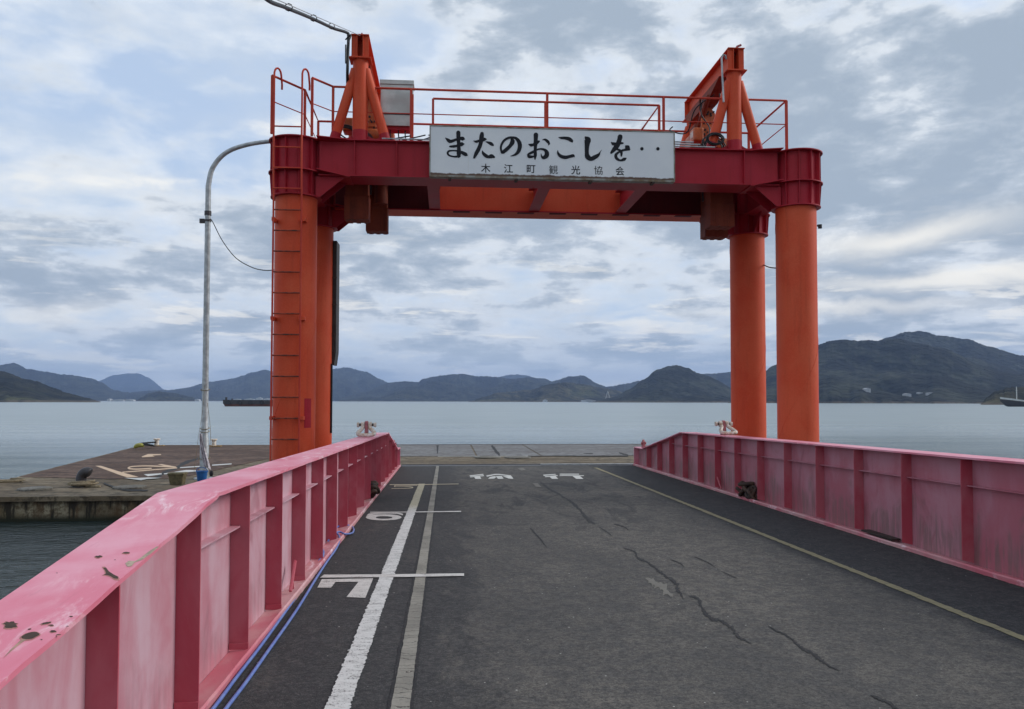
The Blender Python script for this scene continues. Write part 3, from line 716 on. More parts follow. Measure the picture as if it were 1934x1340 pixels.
# rag hanging on the lamp post
m = MB(); vs = []; fs = []; nu, nv = 10, 16
for j in range(nv + 1):
    for i in range(nu + 1):
        u, v = i / nu, j / nv
        wd = .03 + .04 * math.sin(min(v * 1.6, 1.57))
        vs.append((LX - .03 + .16 * v ** 1.4 + (u - .5) * 2 * wd * .9, LY - .17 - .025 * math.sin(u * 14 + v * 3) - .01 * v, 1.50 - .78 * v + .03 * math.sin(u * 5)))
for j in range(nv):
    for i in range(nu): q = j * (nu + 1) + i; fs.append((q, q + 1, q + nu + 2, q + nu + 1))
o = m.add(vs, fs).build('rag', M_CLOTH, None, 80); md = o.modifiers.new('t', 'SOLIDIFY'); md.thickness = .008
tag(o, 'pale rag hanging from the grey lamp post', 'rag')
m = MB(); m.lathe((LX + .20, LY - .14, 0), [(0, .68), (.035, .66), (.045, .6), (.03, .55), (0, .54)], 12); tag(m.build('net_weight', M_BLACK), 'small black weight hanging beside the lamp post foot', 'weight')

# bucket + old box
c = Vector((-5.36, 18.55, PZ))
bk = thing('bucket', 'bright blue plastic bucket at the foot of the lamp post', 'bucket', c)
m = MB(); m.lathe(c, [(0, .01), (.085, .0), (.09, .0), (.118, .22), (.13, .22), (.13, .24), (.108, .24), (.082, .02), (0, .02)], 28); m.build('pail', M_BLUE, bk, 40)
m = MB(); m.tube([(c.x + .122 * math.cos(a), c.y - .03 * math.sin(a), c.z + .22 + .10 * math.sin(a)) for a in [math.pi * k / 14 for k in range(15)]], .008, 6); m.build('handle', M_BLUE, bk)
c = Vector((-5.72, 18.05, PZ))
bx = thing('crate', 'mossy olive plastic box standing left of the blue bucket', 'box', c)
w1, w2 = .125, .155; hh = .20
m = MB(); m.hexa([(c.x - w1, c.y - .1, c.z), (c.x + w1, c.y - .1, c.z), (c.x + w1, c.y + .1, c.z), (c.x - w1, c.y + .1, c.z), (c.x - w2, c.y - .13, c.z + hh), (c.x + w2, c.y - .13, c.z + hh), (c.x + w2, c.y + .13, c.z + hh), (c.x - w2, c.y + .13, c.z + hh)]); m.build('body', M_BOXY, bx, 0, .01)
m = MB(); m.box(c.x - w2 - .015, c.x + w2 + .015, c.y - .145, c.y + .145, c.z + hh, c.z + hh + .05); m.build('lid', M_BOXY, bx, 0, .012)

# ------------------------------------------------------------------ ramp: asphalt, paint
YE = 22.5
m = MB(); ny = 24
m.hexa([(-1.245, -3, dz(-3) - .35), (5.145, -3, dz(-3) - .35), (5.145, YE, dz(YE) - .18), (-1.245, YE, dz(YE) - .18), (-1.245, -3, dz(-3)), (5.145, -3, dz(-3)), (5.145, YE, dz(YE)), (-1.245, YE, dz(YE))])
road = m.build('road', M_ASPHALT, None, 0); tag(road, kind='structure')
m = MB(); m.hexa([(-1.24, YE + .004, dz(YE) - .17), (5.14, YE + .004, dz(YE) - .17), (5.14, YE + .34, PZ + .002), (-1.24, YE + .34, PZ + .002), (-1.24, YE + .004, dz(YE) - .006), (5.14, YE + .004, dz(YE) - .006), (5.14, YE + .34, PZ + .012), (-1.24, YE + .34, PZ + .012)])
m.build('hinge_flap', M_DARKIRON, road, 0)
def dk(x, y, up): p = deck(x, y, up); return (p.x, p.y, p.z)
def deck_poly(name, polys, mat, ox=0, oy=0, s=1., up=.005, lay=.0007):
    m = MB()
    for i, poly in enumerate(polys):
        v = [dk(ox + x / s, oy + y / s, up + i * lay) for x, y in poly]; m.add(v, [tuple(range(len(v)))])
    return m.build(name, mat, road, 0)
def deck_strip(name, x0a, x0b, x1a, x1b, y0, y1, mat, jag=0., up=.004, st=.06, seed=1, thick=0):
    """strip along the road between (x0a..x0b) at y0 and (x1a..x1b) at y1 with a ragged edge"""
    rnd = random.Random(seed); n = int((y1 - y0) / st); vs = []
    for i in range(n + 1):
        t = i / n; y = y0 + (y1 - y0) * t
        a = x0a + (x1a - x0a) * t + rnd.gauss(0, jag) + .6 * jag * mnoise.noise(Vector((y * 1.7, seed, 0))); b_ = x0b + (x1b - x0b) * t + rnd.gauss(0, jag) + .6 * jag * mnoise.noise(Vector((y * 1.7, seed, 9)))
        vs += [(a, y, dz(y) + up), (b_, y, dz(y) + up)]
    return MB().add(vs, [(2 * i, 2 * i + 1, 2 * i + 3, 2 * i + 2) for i in range(n)]).build(name, mat, road, 0)
deck_strip('concrete_strip', -.292, -.188, -.295, -.215, 1.0, 22.45, M_STRIP, .0015, .004, .05, 3)
deck_strip('strip_edge_shadow', -.312, -.294, -.312, -.296, 1.0, 22.45, M_CRACK, .003, .0035, .05, 13); deck_strip('strip_edge_shadow', -.187, -.168, -.214, -.198, 1.0, 22.45, M_CRACK, .004, .0035, .05, 14)  # dark lines painted as the shadow along the concrete strip's edges
deck_strip('white_line', -.655, -.525, -.585, -.455, 1.0, 17.25, M_LINE, .0045, .0085, .018, 5)
deck_strip('kerb_dirt', -1.244, -1.215, -1.244, -1.21, -2., 22.45, M_LIP, .006, .003, .05, 21); deck_strip('kerb_dirt', 5.105, 5.144, 5.115, 5.144, -2., 22.45, M_LIP, .006, .003, .05, 22)
deck_strip('yellow_line', 3.965, 4.045, 3.875, 3.965, 1.0, 21.6, M_YLINE, .004, .005, .06, 8)
s7 = (580, 960, 3.525)
deck_poly('cross_line', [[(112, 443), (500, 441), (1045, 434), (1045, 451), (600, 459), (85, 463)]], M_NUM, *s7, up=.0105)
deck_poly('cross_line', [[(255, 765), (900, 762), (1765, 749), (1765, 768), (900, 775), (250, 779)]], M_NUM, 670, 880, 8.79, up=.0105)
deck_poly('cross_line', [[(580, 310), (1150, 307), (1725, 298), (1725, 306), (1150, 316), (580, 320)]], M_NUMY, 670, 880, 8.79, up=.0105)
deck_strip('thin_line', 0, 0, 0, 0, 0, .1, M_NUM) if False else None
deck_poly('painted_number', [[(98, 473), (440, 468), (388, 597), (262, 592), (342, 491), (190, 491), (160, 529), (68, 529)]], M_NUM, *s7, up=.005)
n = 40; ring = MB(); vs = []
for k in range(n):
    a = 2 * math.pi * k / n
    for (cx, cy, rx, ry) in ((480, 856, 296, 50), (487, 860, 138, 22)):
        vs.append(dk(670 + (cx + rx * math.copysign(abs(math.cos(a)) ** .9, math.cos(a))) / 8.79, 880 + (cy + ry * math.sin(a)) / 8.79, .005))
ring.add(vs, [(2 * k, 2 * ((k + 1) % n), 2 * ((k + 1) % n) + 1, 2 * k + 1) for k in range(n)])
L, Rr = ribbon2([(190, 868, 6), (235, 818, 20), (320, 796, 12), (500, 786, 10), (700, 788, 12), (800, 812, 12)], 5)
vs = [dk(670 + x / 8.79, 880 + y / 8.79, .0058) for x, y in L + Rr]; k = len(L)
ring.add(vs, [(j, j + 1, k + j + 1, k + j) for j in range(k - 1)]); ring.build('painted_number', M_NUM, road, 0)
strokes_flat('painted_number', [[(665, 327, 4), (850, 327, 4), (1040, 325, 4)], [(672, 330, 9), (655, 346, 9)], [(655, 347, 3), (800, 345, 3), (920, 350, 5), (965, 362, 6), (880, 374, 4), (610, 380, 4)]], M_NUMY, road, 0, 670, 880, 8.79, .005, 0, 6, fn=dk)
W = (870, 880, 7.736)
deck_poly('painted_word', [[(130, 142), (330, 120), (333, 132), (135, 156)], [(140, 160), (340, 139), (340, 152), (140, 171)], [(195, 157), (280, 154), (303, 192), (215, 192)],
          [(372, 145), (500, 120), (560, 120), (735, 142), (738, 155), (560, 135), (500, 136), (385, 160)], [(430, 164), (500, 150), (522, 165), (492, 187), (400, 192)], [(512, 150), (600, 150), (628, 190), (545, 192)], [(610, 150), (742, 152), (772, 192), (700, 188)]], M_WORD, *W)
deck_poly('painted_word', [[(1205, 132), (1385, 120), (1392, 130), (1215, 148)], [(1230, 155), (1415, 138), (1418, 150), (1235, 168)], [(1290, 152), (1385, 148), (1425, 192), (1335, 192)],
          [(1448, 117), (1730, 117), (1730, 130), (1448, 130)], [(1446, 140), (1800, 140), (1800, 151), (1446, 151)], [(1620, 141), (1730, 141), (1795, 193), (1690, 193)]], M_WORD, *W)
strokes = [[(570, 355, 3), (620, 370, 6), (640, 400, 9), (690, 425, 8), (735, 462, 9), (760, 480, 12), (820, 520, 15), (840, 560, 17), (865, 605, 4)],
           [(895, 590, 7), (930, 600, 13), (960, 650, 13), (1000, 700, 16), (1060, 720, 12), (1110, 755, 15), (1140, 795, 12), (1200, 825, 3)],
           [(1285, 737, 3), (1330, 765, 8), (1400, 800, 8), (1440, 840, 11), (1520, 890, 18), (1560, 920, 13), (1635, 960, 3)],
           [(110, 255, 6), (140, 290, 7), (190, 348, 3)], [(800, 410, 2), (840, 425, 4), (870, 447, 2)], [(920, 397, 2), (970, 418, 4), (1020, 445, 2)],
           [(1050, 468, 2), (1100, 490, 3), (1140, 510, 1)], [(1790, 1078, 8), (1850, 1105, 14), (1930, 1150, 12), (2010, 1200, 10)], [(450, 250, 2), (480, 270, 4), (515, 295, 2)], [(520, 235, 3), (560, 245, 6), (600, 268, 2)]]
WK = .42
for i, st in enumerate(strokes):
    strokes_flat('crack', [st], M_CRACK, road, 0, 960, 900, 2.614, .0035, .7, 9, fn=dk)
strokes_flat('tar_patch', [[(155, 25, 5), (200, 60, 9), (260, 95, 8), (320, 130, 10), (370, 185, 12), (390, 215, 16), (430, 235, 5)]], M_CRACK, road, 0, 960, 900, 2.614, .003, .5, 7, fn=dk)
WK = 1.
M_OLDPATCH = worn_paint('dusty_patch', (.165, .155, .135), (.085, .08, .075), .60)
strokes_flat('dust_patch', [[(680, 500, 4), (720, 525, 12), (770, 560, 14), (815, 590, 4)]], M_OLDPATCH, road, 0, 960, 900, 2.614, .0033, .6, 7, fn=dk)
deck_poly('repair_patch', [[(1072, 375), (1110, 375), (1140, 405), (1100, 405)], [(955, 262), (1000, 258), (1020, 275), (985, 280)]], M_OLDPATCH, 740, 820, 4.03, up=.0065)

# ------------------------------------------------------------------ side girders of the ramp
def ztop(y):
    pr = [(-3, .95), (0, 1.115), (4.68, 1.722), (17.85, 1.55), (21.45, .985), (22.35, .975)]
    if y <= pr[0][0]: return pr[0][1]
    for (a, za), (b_, zb) in zip(pr, pr[1:]):
        if y <= b_: return za + (zb - za) * (y - a) / (b_ - a)
    return pr[-1][1]
def girder(side, label, y0st, dst):
    wx = -1.40 if side < 0 else 5.275                       # web
    s = 1 if side < 0 else -1                               # towards the road
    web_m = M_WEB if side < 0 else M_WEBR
    fi, fo = wx + s * .15, wx - s * .19
    g = thing('side_girder', label, 'girder', (wx, 9, .5), 'steel side girders of the ramp')
    ys = [-3, 0, 4.68, 17.85, 21.45, 22.35]
    m = MB(); m.prism([(wx - .006, y, dz(y) - .42 + (.2 if y > 21 else 0)) for y in ys] + [(wx - .006, y, ztop(y) - .0005) for y in ys[::-1]], (.012, 0, 0)); m.build('web', web_m, g, 0)
    # top flange, ragged rusty edge
    m = MB(); n = 150; vs = []; rnd = random.Random(5 + side); ycut = sorted(set([-3 + i * 25.35 / n for i in range(n + 1)] + ys))
    for y in ycut:
        z = ztop(y); j = rnd.choice((0, 0, 0, .003, .006)); 
        vs += [(fo, y, z), (fi - s * j, y, z), (fi - s * j, y, z + .02), (fo, y, z + .02)]
    fs = []
    for i in range(len(ycut) - 1):
        for k in range(4): fs.append((4 * i + k, 4 * i + (k + 1) % 4, 4 * i + 4 + (k + 1) % 4, 4 * i + 4 + k))
    fs += [(0, 1, 2, 3), tuple(4 * (len(ycut) - 1) + k for k in range(4))]
    m.add(vs, fs); m.build('top_flange', M_FLANGE, g, 20)
    # kerb strip (bottom flange) with its worn inner face
    m = MB(); vs = []; yk = [-3 + i * 25.4 / 120 for i in range(121)]
    x0, x1 = wx + s * .008, wx + s * .152
    for y in yk:
        z = dz(y); j = rnd.uniform(0, .005); h = .052 + rnd.uniform(-.002, .002)
        vs += [(x0, y, z + .03), (x1 - s * .05, y, z + .03 + .012), (x1 - s * .008, y, z + h), (x1 + s * j, y, z + h - .012), (x1 + s * j, y, z - .12), (x0, y, z - .12)]
    fs = [(6 * i + k, 6 * i + (k + 1) % 6, 6 * i + 6 + (k + 1) % 6, 6 * i + 6 + k) for i in range(120) for k in range(6)] + [tuple(range(6)), tuple(range(720, 726))]
    m.add(vs, fs); m.build('bottom_flange', M_CURB, g, 30)
    y = y0st; prev = None
    st = []
    while y < 21.6: st.append(y); y += dst
    tip = wx + s * .128
    for y in st:
        zt = ztop(y) - .001; zb = dz(y) + (.045 if y > 6 else .05)
        m = MB(); m.prism([(wx + s * .0065, y, zb), (tip, y, zb + .03), (tip, y, ztop(y) - .001), (wx + s * .0065, y, zt)], (0, .011, 0))
        m.prism([(wx - s * .0065, y, zb), (wx - s * .15, y, zb), (wx - s * .15, y, zt), (wx - s * .0065, y, zt)], (0, .011, 0))
        slope = ztop(y + .011) - ztop(y)
        if slope < 0: m.v = [(a, b_, c_ - .010 if c_ > zt - .002 else c_) for a, b_, c_ in m.v]
        m.build('stiffener', M_STIFF, g, 0)
        if side < 0 and y < 9:
            m = MB(); m.box(min(wx + s * .01, tip + s * .004), max(wx + s * .01, tip + s * .004), y - .012, y - .001, zb - .005, zb + .035); m.build('weld_pad', M_STIFF, g, 0)
    for a, b_ in zip(st, st[1:]):
        ya, yb = a + .0125, b_ - .0005
        za, zb_ = min(1.79 - .013 * ya, 9) - .285, min(1.79 - .013 * yb, 9) - .285
        if side < 0: za += .0; 
        if ztop(ya) - za < .10 or ztop(yb) - zb_ < .10 or yb > 19.2: continue
        x_in, x_out = wx + s * .0065, wx + s * .072
        m = MB(); m.hexa([(x_in, ya, za), (x_out, ya, za), (x_out, yb - .006, zb_), (x_in, yb - .006, zb_), (x_in, ya, za + .01), (x_out, ya, za + .01), (x_out, yb - .006, zb_ + .01), (x_in, yb - .006, zb_ + .01)])
        m.build('ledge', web_m, g, 0)
    m = MB(); m.box(min(fi - s * .01, fo + s * .06), max(fi - s * .01, fo + s * .06), 22.352, 22.372, dz(22.3) - .1, .985)
    m.build('end_plate', M_FLANGE, g, 0)
    # lug near the end
    m = MB(); m.prism([(wx - .02, 21.7, .99), (wx - .02, 21.98, .99), (wx - .02, 21.95, 1.16), (wx - .02, 21.84, 1.22), (wx - .02, 21.73, 1.16)], (.045, 0, 0))
    m.cyl((wx - .06, 21.84, 1.12), (wx + .07, 21.84, 1.12), .035, 10); m.build('end_lug', M_REDDK, g, 0)
    return g, st
gl, stL = girder(-1, 'pink steel girder along the left side of the ramp, its top flange rusting in chips', 1.22, 1.059)
gr, stR = girder(1, 'pink painted steel girder along the right side of the ramp with grimy web panels', 2.45, 1.089)
# worn blisters on the near left flange
M_CHIP = plain('bare_rusted_steel', (.070, .040, .026), .85, 0, .4, 30)
M_CHIPL = plain('flaked_primer', (.46, .36, .27), .85, 0, .35, 30)
def onfl(px, py):   # point on the near left top flange (sloping plane between y=0 and y=4.68)
    d = ray(px, py); a, b_ = 1.135, (1.742 - 1.135) / 4.68
    t = (a - CAMZ) / (d.z - b_ * d.y); p = Vector((0, 0, CAMZ)) + d * t; return p
def chip(pts, mat, up=.0012, ox=0, oy=980, s=3.72):
    if mat is M_CHIP and len(pts) and max(p[0] for p in pts) - min(p[0] for p in pts) > 30:
        mx, my = sum(p[0] for p in pts) / len(pts), sum(p[1] for p in pts) / len(pts)
        chip([(mx + (x - mx) * 1.18 - 3, my + (y - my) * 1.25 + 3) for x, y in pts], M_HALOR, .0006)
    v = [onfl(ox + x / s, oy + y / s) for x, y in pts]; v = [(q.x, q.y, q.z + up) for q in v]
    o = MB().add(v, [tuple(range(len(v)))]).build('rust_patch', mat, gl, 0)
M_HALOR = plain('rust_bleed', (.50, .20, .17), .7, 0, .35, 30)
def blobp(cx, cy, rx, ry, seed, n=18, j=.25, rot=0):
    rnd = random.Random(seed); out = []
    for k in range(n):
        a = 6.283 * k / n; r_ = 1 + rnd.uniform(-j, j); x, y = rx * r_ * math.cos(a), ry * r_ * math.sin(a)
        out.append((cx + x * math.cos(rot) - y * math.sin(rot), cy + x * math.sin(rot) + y * math.cos(rot)))
    return out
chip(blobp(72, 748, 46, 24, 1), M_CHIP); chip(blobp(212, 824, 62, 22, 2, j=.08, rot=-.2), M_CHIP); chip(blobp(325, 736, 34, 7, 3, rot=-.2), M_CHIP)
chip(blobp(208, 778, 12, 5, 4), M_CHIP); chip(blobp(360, 750, 17, 5, 5), M_CHIP); chip(blobp(374, 793, 20, 7, 6), M_CHIP); chip(blobp(410, 817, 18, 3, 7), M_CHIP)
chip(blobp(500, 689, 13, 4, 8), M_CHIP); chip(blobp(292, 852, 8, 3, 9), M_CHIP); chip(blobp(694, 268, 26, 7, 10, rot=-.1), M_CHIP); chip(blobp(887, 241, 24, 6, 11, j=.1), M_CHIP)
chip([(725, 347), (745, 345), (765, 372), (800, 395), (832, 410), (828, 424), (800, 422), (770, 402), (750, 398), (725, 396), (745, 388), (738, 365)], M_CHIP)
chip([(1117, 198), (1100, 198), (1045, 232), (985, 278), (950, 300), (905, 298), (880, 315), (895, 340), (925, 336), (945, 310), (1000, 290), (1060, 248)], M_CHIPL)
chip(blobp(808, 291, 6, 2, 12), M_CHIP); chip(blobp(400, 383, 6, 2, 13), M_CHIP); chip(blobp(475, 758, 8, 3, 14), M_CHIP)
chip([(200, 840), (150, 850), (80, 915), (20, 985), (70, 940), (130, 890)], plain('rust_run', (.45, .27, .20), .7, 0, .3, 20), .0008)

# shackles on the girders
def shackle(cx, cy, label, lean=0.):
    z = ztop(cy) + .02
    t = thing('shackle', label, 'shackle', (cx, cy, z), 'white shackles on the ramp girders')
    m = MB(); m.prism([(cx - .035, cy - .10, z), (cx - .035, cy + .12, z), (cx - .035, cy + .09, z + .20), (cx - .035, cy + .03, z + .285), (cx - .035, cy - .03, z + .27), (cx - .035, cy - .07, z + .18)], (.055, 0, 0)); m.build('lug', M_REDDK, t, 0, .006)
    bow = [(cx - .07, cy, z + .215), (cx - .075, cy - .05, z + .16), (cx - .125, cy - .10, z + .10), (cx - .14, cy - .16, z + .06), (cx - .09, cy - .20, z + .045), (cx, cy - .215, z + .04),
           (cx + .09, cy - .20, z + .045), (cx + .14, cy - .16, z + .06), (cx + .125, cy - .10, z + .10), (cx + .06, cy - .05, z + .16), (cx + .055, cy, z + .215)]
    bow = [(x + lean * (z + .22 - q), y, q) for x, y, q in bow]
    m = MB(); m.tube(catmull(bow, 4), .034, 12); m.build('bow', M_WHITE, t, 60)
    for s in (-1, 1):
        m = MB(); x = cx - .008 + s * .064; m.cyl((x - .03, cy, z + .215), (x + .03, cy, z + .215), .056, 16); m.build('eye', M_WHITE, t, 40)
    m = MB(); m.cyl((cx - .155, cy, z + .215), (cx + .15, cy, z + .215), .026, 12); m.build('pin', M_RUSTY, t, 40)
    m = MB(); m.cyl((cx + .12, cy, z + .215), (cx + .165, cy, z + .215), .042, 6); m.cyl((cx - .175, cy, z + .215), (cx - .135, cy, z + .215), .045, 6); m.build('nut', M_WHITE, t, 0)
shackle(-1.42, 14.75, 'white rusty shackle on a pink lug on top of the left girder')
shackle(5.36, 15.6, 'white rusty shackle on a pink lug on top of the right girder', .25)

# chain heaps
def chain_heap(cx, cy, z, label, seed, dirx):
    t = thing('chain', label, 'chain', (cx, cy, z)); rnd = random.Random(seed)
    for i in range(7):
        m = MB(); a0 = rnd.uniform(0, 3.14); tilt = rnd.uniform(-.9, .9)
        R3 = Matrix.Rotation(a0, 3, 'Z') @ Matrix.Rotation(tilt, 3, 'X')
        off = Vector((cx + rnd.uniform(-.02, .06) * dirx, cy + (i - 3) * .075, z + .06 + (3 - abs(i - 3)) * .06))
        pts = []
        for k in range(16):
            a = 6.283 * k / 16; pts.append(off + R3 @ Vector((.06 * math.cos(a), .09 * math.sin(a) + math.copysign(.035, math.sin(a)), 0)))
        m.tube(pts, .030, 8, closed=True); m.build('link', M_RUSTY, t, 60)
chain_heap(-1.30, 14.4, dz(14.6) + .045, 'heap of rusty chain links between the stiffeners of the left girder', 4, 1)
chain_heap(5.17, 13.85, dz(14.2) + .045, 'heap of rusty chain links between the stiffeners of the right girder', 8, -1)
# folded pink bracket beside each heap, board on the right ledge
def bracket(wx, s, y, label):
    z = dz(y) + .045; t = thing('bracket', label, 'bracket', (wx, y, z), 'folded pink brackets at the girder feet')
    m = MB(); m.tube([(wx + s * .09, y, z + .22), (wx + s * .10, y - .26, z + .02)], .014, 6); m.build('arm', M_STIFF, t, 0)
    m = MB(); m.tube([(wx + s * .08, y, z + .19), (wx + s * .09, y - .12, z + .09), (wx + s * .09, y - .08, z)], .009, 6); m.build('stay', M_STIFF, t, 0)
bracket(-1.40, 1, 7.3, 'folded pink bracket leaning inside a bay of the left girder')
bracket(5.275, -1, 15.5, 'folded pink bracket leaning inside a bay of the right girder')
m = MB(); m.hexa([(5.14, 9.2, dz(9.2) + .06), (5.25, 9.2, dz(9.2) + .06), (5.25, 9.9, dz(9.9) + .065), (5.14, 9.9, dz(9.9) + .065), (5.14, 9.2, dz(9.2) + .08), (5.25, 9.2, dz(9.2) + .08), (5.25, 9.9, dz(9.9) + .085), (5.14, 9.9, dz(9.9) + .085)])
tag(m.build('board', M_BROWN), 'short grey board lying on the kerb of the right girder', 'board')

# blue hose, doubled back on itself
def hp(px, py, up=.012): p = deck(px, py, up); return (p.x, p.y, p.z)
h1 = [(-1.215, .8, dz(.8) + .012), (-1.212, 2.4, dz(2.4) + .012)] + [hp(x, y) for x, y in ((398, 1345), (444, 1283), (494, 1218), (543, 1150), (578, 1100))]
h1 += [hp(600, 1063, .03), hp(609, 1052, .05), hp(611, 1043, .068), hp(607, 1036, .07), hp(603, 1030, .045)]
h2 = [(-1.175, .8, dz(.8) + .012), (-1.170, 2.4, dz(2.4) + .012)] + [hp(x, y) for x, y in ((422, 1345), (466, 1287), (514, 1219), (560, 1153), (595, 1096), (617, 1062), (634, 1038))]
h2 += [hp(641, 1022, .03), hp(640, 1012, .055), hp(633, 1007, .07), hp(624, 1012, .07), hp(620, 1022, .06), hp(626, 1012, .075), hp(640, 1005, .075), hp(652, 1009, .05), hp(665, 1007, .02), hp(668, 1000, .014), hp(663, 994, .03), hp(650, 992, .065), hp(638, 995, .07), hp(632, 1001, .05)]
for P, lab in ((h1, 'blue hose lying tight against the left kerb of the ramp'), (h2, 'outer blue hose of the pair, looped at its far end over the left kerb')):
    m = MB(); m.tube(catmull(P, 8), .011, 10); tag(m.build('water_hose', M_HOSE, None, 60), lab, 'hose', 'blue hoses along the left kerb')

# ------------------------------------------------------------------ lifting gantry
G = thing('lifting_gantry', 'tall orange and maroon steel lifting gantry on four round columns over the ramp end', 'gantry', (1.85, 15.7, 0))
FX, RX_, FY, RY = -2.64, 6.33, 14.45, 16.95
BT, BB = 6.76, 6.12
CL = [(-2.64, FY), (6.34, FY), (-2.70, RY), (6.36, RY)]
for cx, cy in CL:
    m = MB(); m.lathe((cx, cy, 0), [(.36, -2.5), (.358, 6.74)], 48); m.build('column', M_ORANGE, G, 60)
    # faint spiral weld
    m = MB(); m.tube([(cx + .3605 * math.cos(a), cy + .3605 * math.sin(a), -0.5 + 6.2 * k / 90) for k, a in ((k, k * .105) for k in range(91))], .0035, 4); m.build('weld_seam', M_ORANGE, G, 0)
    c = MB()
    for r_, z, th_ in ((.475, BT, .018), (.475, 6.20, .016), (.435, 5.78, .018)):
        c.lathe((cx, cy, 0), [(.34, z - th_), (r_, z - th_), (r_, z), (.34, z), (.34, z - th_)], 48)
    c.lathe((cx, cy, 0), [(.0, BT + .001), (.36, BT + .001)], 24)
    c.lathe((cx, cy, 0), [(.375, 5.775), (.375, BT)], 48)
    for k in range(12):
        a = k * math.pi / 6 + .26; ca, sa_ = math.cos(a), math.sin(a)
        for (r0, r1, z0, z1) in ((.445, .445, 6.20, BT - .018), (.425, .455, 5.78, 6.184)):
            t_ = Vector((-sa_, ca, 0)) * .005
            base = [Vector((cx + ca * r, cy + sa_ * r, z)) - t_ for r, z in ((.37, z0), (r0, z0), (r1, z1), (.37, z1))]
            c.prism(base, t_ * 2)
    co = c.build('collar', M_MAROON, G, 35)
    if cy < 15:
        bm_ = MB()
        for k in range(14):
            a = R(180 + 12.86 * k); bx_, by_ = cx + .42 * math.cos(a), cy + .42 * math.sin(a); bm_.cyl((bx_, by_, 6.20), (bx_, by_, 6.222), .014, 6)
        bo = bm_.build('bolt', M_MAROON, None, 0); bo['kind'] = 'stuff'; bo.parent = co; bo.matrix_parent_inverse = Matrix.Identity(4)
def ibeam_x(y0, y1, x0, x1, name, mat, web_in=.09):
    m = MB(); m.box(x0, x1, y0, y1, BT - .018, BT); m.box(x0, x1, y0, y1, BB, BB + .018)
    m.box(x0, x1, y0 + web_in, y0 + web_in + .012, BB + .018, BT - .018); m.box(x0, x1, y1 - web_in - .012, y1 - web_in, BB + .018, BT - .018)
    m.build(name, mat, G, 0)
ibeam_x(14.16, 14.74, -2.22, 5.92, 'cross_beam', M_MAROON)
ibeam_x(16.62, 17.22, -2.28, 5.94, 'cross_beam', M_ORANGE, .05)
MB().box(-2.28, 5.94, 16.60, 16.619, BB - .003, BB + .022).build('flange_edge', M_MAROON, G, 0)
for x in (-1.62, 5.28, -.9):
    m = MB(); m.box(x, x + .012, 14.17, 14.249, BB + .018, BT - .018); m.build('web_rib', M_MAROON, G, 0)
# flange plates spreading out to the collars, knee gussets
for i, (cx, cy) in enumerate(CL):
    s = 1 if cx < 0 else -1
    for dy in ((-.20, .20)):
        y = cy + dy; m = MB()
        m.prism([(cx + s * .36, y - .006, BB - .001), (cx + s * .86, y - .006, BB - .001), (cx + s * .44, y - .006, 5.765), (cx + s * .36, y - .006, 5.765)], (0, .012, 0)); m.build('gusset', M_MAROON, G, 0)
    m = MB(); m.prism([(cx + s * .40, cy - .44, BT - .012), (cx + s * .90, cy - .30, BT - .012), (cx + s * .90, cy + .30, BT - .012), (cx + s * .40, cy + .44, BT - .012)], (0, 0, .015)); 
    m.prism([(cx + s * .40, cy - .44, 6.187), (cx + s * .95, cy - .29, 6.10), (cx + s * .95, cy + .29, 6.10), (cx + s * .40, cy + .44, 6.187)], (0, 0, .015)); m.build('flange_plate', M_MAROON, G, 0)
for cx in (-2.66, 6.35):
    m = MB(); m.box(cx - .22, cx + .22, 14.9, 16.5, BT - .016, BT - .002); m.box(cx - .22, cx + .22, 14.88, 16.52, BB, BB + .016); m.box(cx - .15, cx - .138, 14.9, 16.5, BB + .016, BT - .016); m.box(cx + .138, cx + .15, 14.9, 16.5, BB + .016, BT - .016); m.build('side_beam', M_MAROON, G, 0)
    MB().prism([(cx, 14.8, BB), (cx, 15.3, BB), (cx, 14.86, 5.77), (cx, 14.8, 5.77)], (.012, 0, 0)).build('gusset', M_MAROON, G, 0)
    m = MB(); m.prism([(cx, 16.6, BB), (cx, 16.1, BB), (cx, 16.54, 5.77), (cx, 16.6, 5.77)], (.012, 0, 0)); m.build('gusset', M_MAROON, G, 0)
for x in (-.27, 1.75, 3.55):
    m = MB(); m.box(x - .11, x + .11, 14.742, 16.618, BB + .02, BB + .034); m.box(x - .11, x + .11, 14.742, 16.618, BT - .2, BT - .186); m.box(x - .006, x + .006, 14.742, 16.618, BB + .034, BT - .2); m.build('cross_tie', M_MAROON, G, 0)
for x0, x1 in ((-2.27, -.24), (3.58, 5.93)):
    m = MB(); m.box(x0, x1, 16.655, 16.669, BB + .019, BT - .019); m.build('web_shade_panel', M_MAROOND, G, 0)  # dark panels added so the beam ends read as shaded
for x0, x1 in ((-2.3, -.40), (3.68, 6.0)):
    m = MB(); m.box(x0, x1, 14.742, 16.618, BT - .012, BT - .004); m.build('floor_plate', M_MAROON, G, 0)
for k in range(8):
    x = .1 + k * .66; MB().box(x, x + .34, 16.64, 16.74, BB - .012, BB - .001).build('splice_plate', M_MAROOND, G, 0)
m = MB(); m.box(-2.29, -2.25, 14.1, 14.11, 1.80, 2.30)
cx, cy = CL[0]; a0, a1 = R(-52), R(-29)
vs = []
for k in range(9):
    a = a0 + (a1 - a0) * k / 8
    for z in (1.79, 2.29): vs.append((cx + .3635 * math.cos(a), cy + .3635 * math.sin(a), z))
MB().add(vs, [(2 * k, 2 * k + 2, 2 * k + 3, 2 * k + 1) for k in range(8)]).build('painted_plate', M_MAROON, G, 60)
m = MB(); m.cyl((6.70, 14.35, 5.45), (6.76, 14.35, 5.45), .02, 8); m.cyl((6.75, 14.35, 5.40), (6.75, 14.35, 5.47), .035, 10); m.build('eye_bolt', M_BLACK, G, 0)

